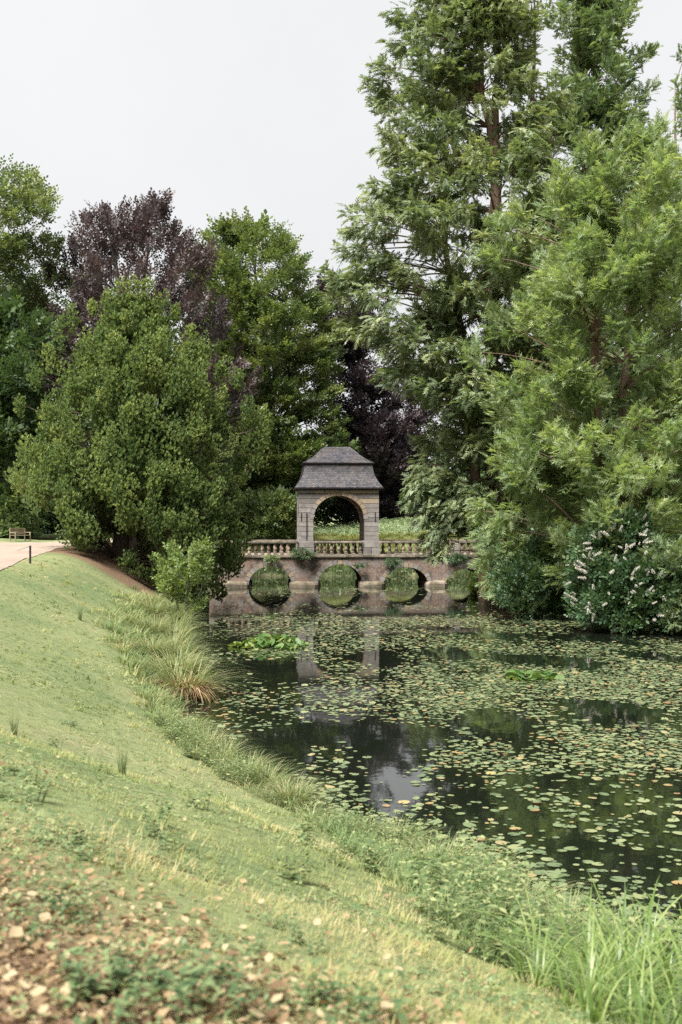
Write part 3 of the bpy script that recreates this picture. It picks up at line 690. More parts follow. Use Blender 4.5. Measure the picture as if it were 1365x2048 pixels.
    # limbs to the clumps
    order = np.argsort(-rc*ro); tw = MB(); allp = np.concatenate(sp)
    for q, i in enumerate(order):
        c = C[i]; want = c[2] - limb_rise*np.hypot(c[0]-np.interp(c[2], zz, cc), c[1]-D)
        dd = np.hypot((allp[:, 0]-c[0])*.6, (allp[:, 1]-c[1])*.6) + np.abs(allp[:, 2]-want)*1.5; s0 = allp[np.argmin(dd)]
        e = c + d[i]*sz[i, 0]*0.35; L_ = np.linalg.norm(e - s0)
        mid = (s0+e)/2 + np.array([0, 0, 0.10*L_*(1 if limb_rise < 0.5 else -.6)]) + g.normal(0, .04*L_, 3)
        u3 = np.linspace(0, 1, 6)[:, None]; path = (1-u3)**2*s0 + 2*u3*(1-u3)*mid + u3**2*e
        r0 = min(stem_r*.4, twig_r*(.6 + .25*L_)); rads = list(r0*(1 - 0.8*np.linspace(0, 1, 6)))
        if q < n_limb: MB().tube(path - off, rads, 6).build('limb', M[barkm], root, True)
        else: tw.tube(path - off, rads, 4, False)
    if tw.v: tag(tw.build('twig_mass', M[barkm], root, True), kind='stuff')
    return root

def stem_px(pts, D): return [tuple(P(x, y, D + dz)) for x, y, dz in pts]
def gnd(x, y, D):      # trunk foot: photo column x at distance D on the terrain
    X_ = (x - 682.5)/F*D; return (X_, D, float(height(np.array([X_]), np.array([D]))[0]) - 0.15)

# yew
yx, yy = YEW; yz = float(height(np.array([yx]), np.array([yy]))[0])
tree('yew_tree', 'huge rounded dark green yew with pointed shoots on the lawn by the path', 'tree',
     [(602,262,280),(625,232,310),(660,195,342),(720,145,395),(800,85,450),(900,35,495),(980,20,500),(1040,25,490),(1085,50,475),(1125,150,465),(1165,280,460),(1190,300,450)], 62, 'spike', 'yew', 'bark_dark', 11,
     660, 98, (.95, .48, .48), .255, (.5, .85, .7), (.45, .6, .55, .4), [[(yx, yy, yz-.2), (yx+.1, yy, 8), (yx+.3, yy, 16.5)], [(yx+.5, yy+.2, yz-.2), (yx+1.5, yy-.5, 8), (yx+2.5, yy, 13)]], .44, rho=(.6, 1.0), back=.25, rough=.12, fill=.22,
     gap=[(-11.9, 3.6, 1.05, 62), (-11.95, 5.2, .85, 62)], extra=[(P(x, y + 14, 61.5), (.05*(x-265)/100, 0, 1)) for x, y in ((145,625),(185,605),(215,588),(245,572),(270,568),(295,574),(325,592),(350,612),(382,655),(410,692),(440,725),(478,748),(100,705),(70,745),(120,655),(40,800),(495,800),(230,600),(310,610))], cut=lambda C: (C[:,0] < -14.2) & (C[:,2] < 5.9))
# far left tree
tree('broadleaf_tree', 'tall loose green tree with a dark bare bough next to the copper beech', 'tree',
     [(345,-70,15),(370,-90,55),(420,-110,110),(470,-120,140),(540,-120,130),(640,-120,110),(800,-120,95),(950,-120,90),(1050,-100,60)], 96, 'spray', 'farleaf', 'bark_grey', 21,
     200, 66, (1.5, 1.2, .6), .7, (.8, .35, .5), (.5, .5, .2, .4), [[gnd(-20,0,96), tuple(P(-15,700,96)), tuple(P(-20,380,96))], [tuple(P(-15,640,96)), tuple(P(35,600,95)), tuple(P(70,578,95))]], .5, back=.3, gap=[(-27.5, 20.5, 1.2, 200)])
# copper beech
tree('copper_beech_tree', 'dark copper beech with ragged purple-red crown rising behind the yew', 'tree',
     [(405,285,315),(425,255,335),(445,185,345),(490,150,390),(530,95,405),(620,70,425),(700,55,450),(800,60,480),(950,80,490),(1060,120,480)], 97, 'spray', 'copper', 'bark_grey', 31,
     300, 52, (1.5, .85, .5), .69, (.7, .75, .9), (.35, .75, .3, .35), [[gnd(270,0,97), tuple(P(270,800,97)), tuple(P(300,430,97))], [tuple(P(268,800,97)), tuple(P(220,430,97))]], .55, rho=(.3, 1.0), back=.4, rough=.2, limb_rise=.9,
     extra=[(P(x, y, 97), (dx, -.1, 1)) for x, y, dx in ((215,432,-.2),(180,450,-.5),(240,440,.1),(305,415,.05),(285,430,-.2),(325,445,.4),(345,470,.5),(120,510,-.6),(100,540,-.8),(150,500,-.3),(110,560,-.6),(85,600,-.8),(130,560,-.3),(365,490,.5),(385,520,.6),(260,500,0),(230,500,0),(300,480,0),(270,470,0),(200,500,0))])
# green beech behind the gate
tree('beech_tree', 'broad bright green beech with layered sprays behind the gatehouse', 'tree',
     [(458,450,540),(478,415,575),(510,400,600),(560,395,625),(620,405,642),(700,425,668),(760,440,655),(830,450,665),(880,455,700),(940,465,700),(1000,470,600),(1060,480,590)], 107, 'spray', 'beech', 'bark_grey', 41,
     360, 56, (1.45, 1.05, .42), .71, (.9, .2, .6), (.35, .7, .12, .3), [[gnd(545,0,107), tuple(P(540,800,107)), tuple(P(500,470,107))], [tuple(P(540,850,107)), tuple(P(580,560,107))]], .55, rho=(.55, 1.0), back=.3, limb_rise=.6, fill=.14, extra=[(P(x, y, 105), (.6, -.3, .3)) for x, y in ((640,690),(650,720),(640,760),(655,830),(670,880),(690,900),(660,790),(615,600),(630,630),(650,860),(620,830),(600,760),(590,700))])
# purple beech
tree('purple_beech_tree', 'very dark purple beech between the gatehouse and the tall cypresses', 'tree',
     [(580,655,685),(630,645,725),(700,640,760),(780,640,810),(850,650,845),(930,660,855),(1000,690,865),(1050,700,865)], 114, 'spray', 'purple', 'bark_grey', 51,
     200, 62, (1.6, 1.2, .55), .74, (.8, .3, .7), (.4, .6, .15, .35), [[gnd(740,0,114), tuple(P(735,850,114)), tuple(P(680,620,114))]], .55, rho=(.5, 1.0), back=.3, limb_rise=.6, fill=.15)
# tall cypress group on the right
tree('cypress_tree', 'tallest swamp cypress, multi-stemmed with drooping grey-green boughs over the bridge', 'tree',
     [(-230,940,1010),(-100,870,1050),(0,825,1075),(100,830,1090),(170,800,1095),(240,812,1110),(330,790,1120),(400,775,1150),(460,740,1170),(560,725,1190),(640,722,1200),(700,775,1200),(760,785,1200),(830,845,1190),(920,835,1160),(1000,820,1120),(1060,852,1080),(1105,860,1040)], 67, 'frond', 'cyp_dark', 'bark_red', 61,
     450, 78, (1.3, .9, .5), .56, (1.0, .1, .35), (.35, .5, -.1, .35),
     [[gnd(990,0,67), tuple(P(985,700,67)), tuple(P(995,400,67)), tuple(P(965,150,67)), tuple(P(960,-150,67))], [gnd(1005,0,67.5), tuple(P(1065,430,67.5)), tuple(P(1070,-20,67.5))], [gnd(975,0,66.5), tuple(P(935,730,66)), tuple(P(895,530,65.5)), tuple(P(880,330,66))], [tuple(P(990,500,67)), tuple(P(992,200,67)), tuple(P(1000,-100,67))]],
     .42, rho=(.35, 1.0), back=.3, limb_rise=.12, nrm_up=1.0, rough=.2, twig_r=.035, n_limb=14, shell=3, fill=.12, cut=lambda C: (C[:,0] > 6.2) & (C[:,0] < 9.4) & (C[:,2] < 4.4), extra=[(P(x, y, 67 + q), (-.9, -.2, -.1)) for x, y, q in ((712,462,-1),(730,500,1),(708,560,-1),(740,600,0),(700,645,0),(735,662,-1.5),(765,470,0),(785,560,-2),(775,640,-2),(800,700,-2),(740,540,-2),(770,520,-3))] + [(P(x, y, 66), (-.55, -.3, -.7)) for x, y in ((845,960),(828,985),(850,1030),(868,1068),(882,1098),(890,1050),(868,1000),(880,950),(900,1010))], gap=[(*P(985,200,67)[[0,2]],1.0,67),(*P(982,310,67)[[0,2]],1.1,67),(*P(990,420,67)[[0,2]],1.0,67),(*P(985,110,67)[[0,2]],.9,67),(*P(930,690,67)[[0,2]],1.0,67)])
tree('cypress_tree', 'conical blue-green swamp cypress behind the two nearer cypresses', 'tree',
     [(-50,1150,1220),(0,1115,1250),(60,1100,1265),(150,1095,1285),(230,1085,1300),(330,1080,1305),(450,1070,1320),(600,1060,1330),(800,1040,1340),(1000,1030,1350)], 82, 'frond', 'cyp_mid', 'bark_red', 71,
     255, 70, (1.3, .9, .6), .67, (.9, .5, .4), (.4, .5, .15, .4), [[gnd(1170,0,82), tuple(P(1170,600,82)), tuple(P(1165,20,82))], [tuple(P(1110,420,82)), tuple(P(1095,250,82))]], .42, rho=(.4, 1.0), back=.3, limb_rise=.35, rough=.14, n_limb=6, fill=.15)
tree('cypress_tree', 'feathery bright light green cypress leaning over the pond edge', 'tree',
     [(290,1260,1310),(330,1180,1330),(370,1130,1360),(420,1040,1400),(480,1000,1420),(560,975,1440),(650,965,1450),(760,965,1470),(860,960,1480),(950,985,1490),(1050,1000,1490),(1120,1020,1490),(1180,1060,1480)], 56, 'feather', 'cyp_light', 'bark_red', 81,
     340, 88, (1.1, .6, .55), .54, (.75, .35, .45), (.4, .5, .2, .4), [[gnd(1200,0,56), tuple(P(1195,800,56)), tuple(P(1185,500,56)), tuple(P(1200,330,56))], [gnd(1240,0,56.5), tuple(P(1245,800,56.5)), tuple(P(1262,600,56.5)), tuple(P(1290,290,56.5))]],
     .30, rho=(.3, 1.0), back=.35, limb_rise=.45, rough=.28, n_limb=10, shell=3, fill=.06, gap=[(*P(x, y, 56)[[0,2]], .6, 56.2) for x, y in ((1195,660),(1195,720),(1197,780),(1197,835),(1255,640),(1250,700),(1248,760),(1246,825),(1060,350),(1065,420))], extra=[(P(x, y, 55.5), (dx, -.1, 1)) for x, y, dx in ((1130,365,-.3),(1120,400,-.4),(1175,312,-.2),(1190,300,0),(1245,300,0),(1262,285,.1),(1320,268,.1),(1300,300,0),(1040,430,-.6),(1015,470,-.6),(985,520,-.7))] + [(P(x, y, 57 + q), (-.6, -.4, -.5)) for x, y, q in ((972,1055,3),(985,1095,2),(995,1135,3),(1008,1165,2),(1035,1085,0),(1055,1125,0),(1030,1175,1),(1080,1175,-1),(1095,1120,-1),(965,1015,3),(1000,1050,1),(1020,1030,0),(985,1160,5),(970,1120,6))])
tree('cypress_tree', 'thin open-crowned cypress with sky showing through, beyond the bright feathery cypress', 'tree',
     [(110,1335,1375),(180,1315,1400),(300,1295,1430),(450,1290,1450),(650,1300,1460),(900,1300,1460)], 92, 'frond', 'cyp_mid', 'bark_red', 91,
     75, 95, (1.3, .8, .6), .5, (.9, .4, .4), (.4, .5, .1, .4), [[gnd(1360,0,92), tuple(P(1355,500,92)), tuple(P(1352,170,92))]], .3, rho=(.4, 1.0), back=.4, rough=.2)
# darker trees that close the background
BG = 'background trees behind the pond'
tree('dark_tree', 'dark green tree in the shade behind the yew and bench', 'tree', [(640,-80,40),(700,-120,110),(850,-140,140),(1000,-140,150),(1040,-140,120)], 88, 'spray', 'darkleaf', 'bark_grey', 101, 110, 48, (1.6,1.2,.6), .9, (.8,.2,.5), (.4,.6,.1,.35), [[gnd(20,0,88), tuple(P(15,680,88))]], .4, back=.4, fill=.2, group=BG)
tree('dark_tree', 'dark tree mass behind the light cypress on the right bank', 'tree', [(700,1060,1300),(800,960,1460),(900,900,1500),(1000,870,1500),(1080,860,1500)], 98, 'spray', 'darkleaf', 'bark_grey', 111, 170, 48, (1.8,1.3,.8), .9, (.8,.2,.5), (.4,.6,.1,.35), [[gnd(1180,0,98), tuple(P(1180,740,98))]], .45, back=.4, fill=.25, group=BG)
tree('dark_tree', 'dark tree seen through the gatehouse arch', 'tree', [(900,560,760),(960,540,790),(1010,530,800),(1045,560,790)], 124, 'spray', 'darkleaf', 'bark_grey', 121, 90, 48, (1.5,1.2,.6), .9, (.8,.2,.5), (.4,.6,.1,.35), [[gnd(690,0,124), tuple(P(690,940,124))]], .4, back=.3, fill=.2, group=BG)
tree('dark_tree', 'dark shrubby tree between copper beech and green beech', 'tree', [(700,380,470),(850,400,520),(1000,420,560),(1065,440,590)], 108, 'spray', 'beech', 'bark_grey', 131, 100, 48, (1.4,1.1,.5), .9, (.8,.2,.5), (.4,.6,.1,.35), [[gnd(490,0,108), tuple(P(470,760,108))]], .35, back=.3, fill=.2, group=BG)
tree('dark_tree', 'dark tree under the purple beech beyond the mound', 'tree', [(880,760,880),(950,740,930),(1030,750,940),(1062,780,930)], 119, 'spray', 'purple', 'bark_grey', 141, 80, 48, (1.5,1.2,.6), .9, (.8,.2,.5), (.4,.6,.1,.35), [[gnd(850,0,119), tuple(P(845,920,119))]], .4, back=.3, fill=.2, group=BG)

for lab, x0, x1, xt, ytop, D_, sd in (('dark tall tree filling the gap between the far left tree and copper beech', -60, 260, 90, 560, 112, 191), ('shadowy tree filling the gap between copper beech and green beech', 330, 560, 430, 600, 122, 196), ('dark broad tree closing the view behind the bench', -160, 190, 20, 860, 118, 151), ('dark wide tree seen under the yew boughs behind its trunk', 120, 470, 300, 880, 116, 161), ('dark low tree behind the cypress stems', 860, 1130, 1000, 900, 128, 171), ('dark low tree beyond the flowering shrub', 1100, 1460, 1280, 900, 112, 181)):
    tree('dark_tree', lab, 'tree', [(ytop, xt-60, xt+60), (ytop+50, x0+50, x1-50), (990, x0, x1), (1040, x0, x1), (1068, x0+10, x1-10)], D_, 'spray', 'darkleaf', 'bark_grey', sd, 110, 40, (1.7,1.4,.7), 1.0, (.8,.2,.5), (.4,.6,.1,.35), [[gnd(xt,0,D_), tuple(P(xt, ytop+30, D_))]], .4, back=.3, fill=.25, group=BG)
# shrubs
def shrub(name, label, rows, D, style, leaf, seed, n, per, clump, sprig, group=None, xb=None, dirw=(.7,.5,.4), sprw=(.5,.4,.3,.4), twig=.02, sr=.05, back=.4, fill=.2, **k):
    b = gnd(xb if xb is not None else (rows[-1][1]+rows[-1][2])/2, 0, D); zt = P(0, rows[0][0], D)[2]
    return tree(name, label, 'shrub', rows, D, style, leaf, 'bark_grey', seed, n, per, clump, sprig, dirw, sprw, [[b, (b[0], b[1], (b[2]+zt)/2), (b[0]+.1, b[1], zt-.3)], [(b[0]+.1, b[1]+.1, b[2]), (b[0]+.6, b[1], (b[2]+zt)/2)], [(b[0]-.1, b[1]+.1, b[2]), (b[0]-.6, b[1], (b[2]+zt)/2)]], sr, back=back, fill=fill, twig_r=twig, n_limb=4, group=group, **k)
buck = shrub('buckeye_shrub', 'spreading shrub with many white bottlebrush flower spikes at the water edge', [(1045,1215,1300),(1085,1165,1330),(1130,1145,1370),(1180,1130,1390),(1225,1125,1400),(1252,1135,1400)], 50.5, 'bigleaf', 'shrub', 201, 130, 40, (.5,.4,.3), .34)
g = np.random.default_rng(8)
def flower_mesh():
    v = []; T = []
    for i in range(34):
        t = i/33; a = i*2.4; r = .055*(1-.55*t) + .012; p = np.array([0, 0, .34*t]); d = np.array([math.cos(a), math.sin(a), .35]); s = np.array([-math.sin(a), math.cos(a), 0])*.028*(1-.4*t)
        T.append((p - s, p + s, p + d*r*1.5)); T.append((p - np.array([0,0,.02]), p + np.array([0,0,.02]), p + d*r*1.4))
    V = np.array([q for t in T for q in t]); return mesh_np('flower_spike', V, np.arange(len(V)).reshape(-1, 3), np.repeat(np.random.default_rng(1).random(len(T)), 3), M['petal'])
fm = flower_mesh(); ez, ec, er = envelope([(1045,1215,1300),(1085,1165,1330),(1130,1145,1370),(1180,1130,1390),(1225,1125,1400),(1252,1135,1400)], 50.5)
for i in range(120):
    z = ez[0] + (ez[-1]-ez[0])*g.random()**.8; r = np.interp(z, ez, er); c = np.interp(z, ez, ec); a = -g.uniform(.05, .97)*math.pi
    if math.cos(a) > .45 and g.random() < .8: continue
    q = g.uniform(.9, 1.1); p = np.array([c + r*math.cos(a)*q, 50.5 + .95*r*math.sin(a)*q, z + .1]); o = link('flower_spike', fm, buck, Vector(p) - buck.location)
    dv = Vector((math.cos(a)*.9 + g.normal(0,.45), math.sin(a)*.8, .5 + g.normal(0,.4))); o.rotation_euler = dv.to_track_quat('Z', 'Y').to_euler(); s = g.uniform(.5, 1.2); o.scale = (s, s, s)
shrub('bank_shrub', 'dark low shrub under the cypress boughs between bridge and flowering shrub', [(1105,1020,1130),(1150,990,1150),(1200,985,1150),(1225,1000,1140)], 57, 'spray', 'shrub', 211, 80, 45, (.6,.5,.35), .36)
shrub('bank_shrub', 'dark feathery shrub in deep shade beyond the flowering shrub along the water', [(1090,1300,1440),(1150,1290,1460),(1230,1290,1460),(1268,1300,1440)], 49.5, 'feather', 'cyp_mid', 221, 60, 60, (.7,.5,.4), .4)
shrub('bank_shrub', 'bright green marsh plants at the bridge foot by the cypress', [(1150,955,1010),(1172,938,1020),(1192,925,1025)], 74, 'spike', 'alder', 231, 40, 40, (.5,.4,.3), .4, sr=.03)
shrub('alder_sapling', 'young light green alder growing from the tall bank grass beside the yew', [(1088,368,395),(1110,330,418),(1140,318,415),(1170,322,410),(1200,335,405),(1225,350,400)], 50, 'bigleaf', 'alder', 241, 34, 26, (.50,.22,.2), .27, dirw=(.6,.9,.4), fill=.1, rough=.3)
shrub('rhododendron_bush', 'rounded pale green bush behind the wooden bench', [(1018,0,40),(1035,-30,62),(1060,-40,75),(1078,-40,70)], 86, 'bigleaf', 'fern', 251, 60, 40, (.7,.6,.4), .5)
shrub('bank_shrub', 'grey-green hazel bush beyond the balustrade, between yew and gatehouse', [(1000,520,590),(1030,505,600),(1060,505,600),(1072,510,598)], 99, 'bigleaf', 'beech', 261, 60, 40, (.8,.6,.35), .5)
# plants rooted in the bridge masonry
for lab, x, y, rr_, lf in (('dark ivy clump growing at the foot of the left gatehouse pier', 606, 1107, .62, 'darkleaf'), ('green wall plant hanging above the third bridge arch', 787, 1124, .42, 'shrub'), ('small yellow-green wall plant over the first bridge arch', 545, 1117, .38, 'weed'), ('tiny fern tuft on the spandrel right of the centre arch', 720, 1131, .22, 'shrub'), ('ivy draping the bridge wall beside the cypress boughs', 915, 1118, .55, 'shrub')):
    p = P(x, y, 81.7 + (x-677)/27.7*math.tan(R(4))); g = np.random.default_rng(x); n = int(500*rr_)
    q = unit(g.normal(size=(n,3)))*g.random((n,1))**.4*np.array([rr_*1.35, rr_*.45, rr_*.6]); q[:,1] -= .05
    v, t, r = scatter(*TM['bigleaf'][0], q, frames(unit(q)+np.array([0,-.4,-.2])+g.normal(0,.3,(n,3)), np.array([0,-.6,.8])+g.normal(0,.4,(n,3))), g.uniform(.12,.24,n), g.random(n))
    tag(link('wall_plant', mesh_np('wall_plant', v, t, r, M[lf]), loc=p), lab, 'plant')

# ------------------------------------------------------------------ bench, post
BN = empty('bench', (*P(41, 1083, 80)[:2], float(height(np.array([P(41,1083,80)[0]]), np.array([80.]))[0]) + .01), R(62)); tag(BN, 'weathered wooden park bench with slatted back beside the gravel path', 'bench')
for x in (-.72, .72):
    for y, h in ((-.25, .62), (.25, .92)): MB().cbox(x-.035, x+.035, y-.035, y+.035, 0, h, .006).build('leg', M['wood'], BN)
    MB().cbox(x-.045, x+.045, -.32, .22, .62, .66, .006).build('armrest', M['wood'], BN)
for k in range(5): MB().cbox(-.75, .75, -.27+k*.105, -.185+k*.105, .42, .445, .005).build('seat_slat', M['wood'], BN)
MB().cbox(-.68, .68, .225, .275, .86, .94, .006).build('top_rail', M['wood'], BN); MB().cbox(-.68, .68, .225, .275, .50, .56, .006).build('bottom_rail', M['wood'], BN)
for k in range(11): MB().cbox(-.64+k*.12, -.58+k*.12, .238, .262, .56, .86, .004).build('back_slat', M['wood'], BN)
px_, py_ = P(61, 1122, 46)[0], 46.0; pz_ = float(height(np.array([px_]), np.array([py_]))[0])
PO = empty('marker_post', (px_, py_, pz_)); tag(PO, 'thin dark post with a slanting rod at the lawn edge by the path', 'post')
MB().cbox(-.035,.035,-.035,.035,-.1,.72,.006).build('post', M['iron'], PO); MB().tube([(0,0,.70),(-.5,-.05,.52)], .008, 5).build('rod', M['iron'], PO)

# ------------------------------------------------------------------ lily pads
g = np.random.default_rng(12)
def pad_mesh(seed, n=11, up=.04):
    r = np.random.default_rng(seed); a = np.linspace(R(12), R(348), n); rad = 1 + .05*r.normal(size=n) + .06*np.cos(a)
    zz_ = up*np.abs(r.normal(0, .5, n))**1.5; V = [(0,0,0)] + [(x*math.cos(t)*1.08, x*math.sin(t), z) for x, t, z in zip(rad, a, zz_)]
    return np.array(V), np.array([(0, i, i+1) for i in range(1, n)])
PADS = [pad_mesh(s) for s in range(5)] + [pad_mesh(20+s, up=.3) for s in range(2)]
nd1, nd2 = Noise(91, 12, .15, .7), Noise(92, 14, .6, 2.4)
NC = 420000; yy_ = np.exp(g.uniform(np.log(11.0), np.log(95), NC)); xx_ = g.uniform(-.34, .36, NC)*yy_ 
keepw = (yy_/95)**2      # even density over the ground
yy_ = np.sqrt(g.uniform(11.0**2, 95.0**2, NC)); xx_ = g.uniform(-.34, .36, NC)*yy_
sd_ = sdist(xx_, yy_); u_ = 682.5 + xx_/yy_*F; v_ = HOR + CAMZ*F/yy_
def sst(a, b, x): t = np.clip((x-a)/(b-a), 0, 1); return t*t*(3-2*t)
dens = .30*sst(1195, 1240, v_)
dens = np.where((v_ > 1270), .30 + .6*sst(640, 980, u_ + .35*(v_-1400))*sst(1270, 1330, v_), dens)
dens *= 1 - .6*(1 - sst(430, 640, u_))*(v_ > 1215)
dens *= 1 - .93*sst(1515, 1560, v_ - .05*(u_-1100))*sst(820, 900, u_)          # open dark water near the camera
dens *= 1 - .96*np.exp(-((u_-780)/75)**4 - ((v_-1570)/75)**4) 
band = np.exp(-((v_-1610-.16*(u_-1000))/38)**2)*sst(860, 960, u_)*(1-sst(1200, 1330, u_)); edge = np.exp(-((sd_+1.2)/1.0)**2)*sst(1560, 1640, v_)*sst(860, 960, u_)
dens = np.maximum(dens, .62*band*(nd2(xx_*1.4, yy_*1.4) > -.1)); dens = np.maximum(dens, .6*edge)
dens = np.where(v_ < 1195, .03, dens)*np.clip(1 + .65*nd1(xx_, yy_) + .55*nd2(xx_, yy_), 0, 2.2)
dens *= (sd_ < -.12) & (g.random(NC) < 2)
rad_ = (.034 + .078*g.random(NC)**1.9)*(1 + .10*np.clip((20 - yy_)/6, 0, 1))
area_per = (0.70*0.5*(95.0**2-11.0**2))/NC
acc = np.where(g.random(NC) < np.clip(dens*.6, 0, 1))[0]
cell = {}; pads = []
for i in acc:
    x, y, r = xx_[i], yy_[i], rad_[i]; cx, cy = int(x//.4), int(y//.4); ok = True
    for dx in (-1, 0, 1):
        for dy in (-1, 0, 1):
            for (a, b, q) in cell.get((cx+dx, cy+dy), ()):
                if (a-x)**2 + (b-y)**2 < (.74*(q+r))**2: ok = False; break
            if not ok: break
        if not ok: break
    if ok: cell.setdefault((cx, cy), []).append((x, y, r)); pads.append(i)
pads = np.array(pads); pads = pads[np.argsort(yy_[pads])]
inview = np.abs(xx_[pads]/yy_[pads]) < .302
first = pads[inview][:300]; rest = np.setdiff1d(pads, first)
print('PADS', len(pads))
isred = g.random(NC) < .07
pm = {}
for k, (v, t) in enumerate(PADS):
    for red in (0, 1):
        pm[(k, red)] = [mesh_np('lily_pad', v, t, np.full(len(v), q), M['lily_red' if red else 'lily']) for q in (.1, .45, .8)]
rp = random.Random(3)
for i in first:
    red = int(isred[i]); k = rp.randrange(7) if red or rp.random() < .25 else rp.randrange(5); q_ = rp.randrange(3); me = pm[(k, red)][q_]
    o = link('lily_pad', me, None, (xx_[i], yy_[i], .006 + rp.random()*.012), (rp.gauss(0,.025), rp.gauss(0,.025), rp.uniform(0,6.28)), (rad_[i],)*3)
    tone = (('rust-brown','orange-brown','pale tan') if red else ('dark green','mid green','yellow-green'))[q_]; cur = 'with upturned rim' if k > 4 else 'lying flat'
    tag(o, f'{tone} lily pad {cur} on the water near the grassy bank', 'lily pad', f'{tone} pads {cur} near the bank')
for red, nm, lab in ((0, 'lily_pads', 'carpet of green lily pads spread over the open pond'), (1, 'withered_lily_pads', 'scattered orange-brown withered pads among the green pad carpet')):
    ii = rest[isred[rest] == bool(red)]; k_ = g.integers(0, 7, len(ii)); k_ = np.where(g.random(len(ii)) < .75, k_ % 5, k_); Vs, Ts, Rs = [], [], []; c = 0
    for k, (v, t) in enumerate([pad_mesh(40+s_, 8, .04 if s_ < 5 else .3) for s_ in range(7)]):
        j = ii[k_ == k]; n = len(j)
        th = g.uniform(0, 2*np.pi, n); nr = np.stack([g.normal(0,.08,n), g.normal(0,.08,n), np.ones(n)], 1)
        a, b, r = scatter(v, t, np.stack([xx_[j], yy_[j], .006 + g.random(n)*.012], 1), frames(np.stack([np.cos(th), np.sin(th), 0*th], 1), nr), rad_[j], g.random(n)); Vs.append(a); Ts.append(b + c); Rs.append(r); c += len(a)
    tag(link(nm, mesh_np(nm, np.concatenate(Vs), np.concatenate(Ts), np.concatenate(Rs), M['lily_red' if red else 'lily'])), lab, kind='stuff')
# raised lily clumps
for lab, u, v, rx, ryy, n, hh in (('raised clump of upright bright green lily leaves near the sedge bank', 540, 1292, 1.45, 1.3, 120, .34), ('low clump of lifted lily leaves amid the dense pad carpet', 1065, 1356, .9, .8, 40, .15)):
    d = CAMZ*F/(v-HOR); x0 = (u-682.5)/F*d; a = g.uniform(0, 6.28, n); r = np.sqrt(g.random(n)); pos = np.stack([r*np.cos(a)*rx, r*np.sin(a)*ryy, .03 + hh*(1-r**2)*g.uniform(.5,1,n)], 1)
    dirs = np.stack([np.cos(a), np.sin(a), g.normal(0,.3,n)], 1) + g.normal(0,.5,(n,3)); nr = np.array([0,0,1.]) + g.normal(0,.42,(n,3))
    vv, tt, rr2 = scatter(*PADS[5], pos, frames(dirs, nr), g.uniform(.10,.2,n), g.random(n))
    root = empty('water_lily', (x0, d, 0)); tag(root, lab, 'water lily'); link('leaf_mass', mesh_np('leaf_mass', vv, tt, rr2, M['lily_up']), root)['kind'] = 'stuff'
    st = MB()
    for p in pos: st.tube([(p[0]*.7, p[1]*.7, -.3), (p[0]*.85, p[1]*.85, p[2]*.4-.05), tuple(p - np.array([0,0,.01]))], .008, 4, False)
    tag(st.build('stalk_mass', M['lily_up'], root), kind='stuff')

# ------------------------------------------------------------------ grasses and weeds
def blades(g, n, spread, h, lean, wdt, seg=4, curl=1.0, h_j=.35):
    """arching blades of one tuft -> V, T, rnd"""
    a = g.uniform(0, 2*np.pi, n); r = spread*np.sqrt(g.random(n)); b0 = np.stack([r*np.cos(a), r*np.sin(a), np.full(n, -.03)], 1)
    a2 = a + g.normal(0, .6, n); hh = h*g.uniform(1-h_j, 1+h_j*.6, n); ln = lean*g.uniform(.3, 1.3, n)
    V = []; od = np.stack([np.cos(a2), np.sin(a2), 0*a2], 1); sd = np.stack([-np.sin(a2), np.cos(a2), 0*a2], 1)
    for s in range(seg + 1):
        t = s/seg; c = b0 + od*(ln*hh*t**(1.6))[:, None] + np.array([0,0,1.])*(hh*(t - curl*.45*ln*t**2.6))[:, None]
        w_ = wdt*(1 - t)**.7*.5
        if s < seg: V += [c - sd*w_, c + sd*w_]
        else: V += [c]
    k = 2*seg + 1; V = np.stack(V, 1); T = []
    for s in range(seg - 1): T += [(2*s, 2*s+1, 2*s+3), (2*s, 2*s+3, 2*s+2)]
    T.append((2*seg-2, 2*seg-1, 2*seg)); T = (np.array(T)[None] + (np.arange(n)*k)[:, None, None]).reshape(-1, 3)
    return V.reshape(-1, 3), T, np.repeat(g.random(n), k)

def ground_pts(g, n, y0, y1, fx=(-.36, .34), pw=1.0):
    y = np.exp(g.uniform(np.log(y0), np.log(y1), n)); x = g.uniform(fx[0], fx[1], n)*y; return x, y
# mown lawn: short tufts, ever larger with distance
g = np.random.default_rng(31)
LB_ = [(3.4, 9, blades(g, 7, .035, .055, .75, .006, 2, 1.0)[:2]), (9, 22, blades(g, 9, .08, .055, .6, .012, 1, 1.0)[:2]), (22, 64, blades(g, 9, .20, .06, .5, .028, 1, 1.0)[:2])]
n = 39000; x, y = ground_pts(g, n, 3.4, 62)
d = sdist(x, y); z = height(x, y, d)
vis = (d > .25) & ~in_poly(x, y, PATHPOLY) & (x < 4 + .06*y)
lt = np.clip((6.6 - y - 1.2*(x + 1))/2.5, 0, 1); ry = np.hypot((x - YEW[0] - .8)/6.2, (y - YEW[1] + .5)/7.0)
vis &= (g.random(n) > lt*.8 + .05) & (ry > .95 + .1*g.normal(size=n))
pn = Noise(33, 12, .5, 2.5); patch = pn(x, y)
x, y, z, d, patch = x[vis], y[vis], z[vis], d[vis], patch[vis]; n = len(x)
th = g.uniform(0, 2*np.pi, n); s = (.85 + .16*np.clip(patch, -1, 1.5))*g.uniform(.6, 1.3, n)*np.where(g.random(n) < .04 + .35*np.clip(Noise(37, 14, 1.5, 5)(x, y) - .7, 0, 1), 2.3, 1)
Rz = np.stack([np.stack([np.cos(th), -np.sin(th), 0*th], 1), np.stack([np.sin(th), np.cos(th), 0*th], 1), np.stack([0*th, 0*th, 1+0*th], 1)], 1)
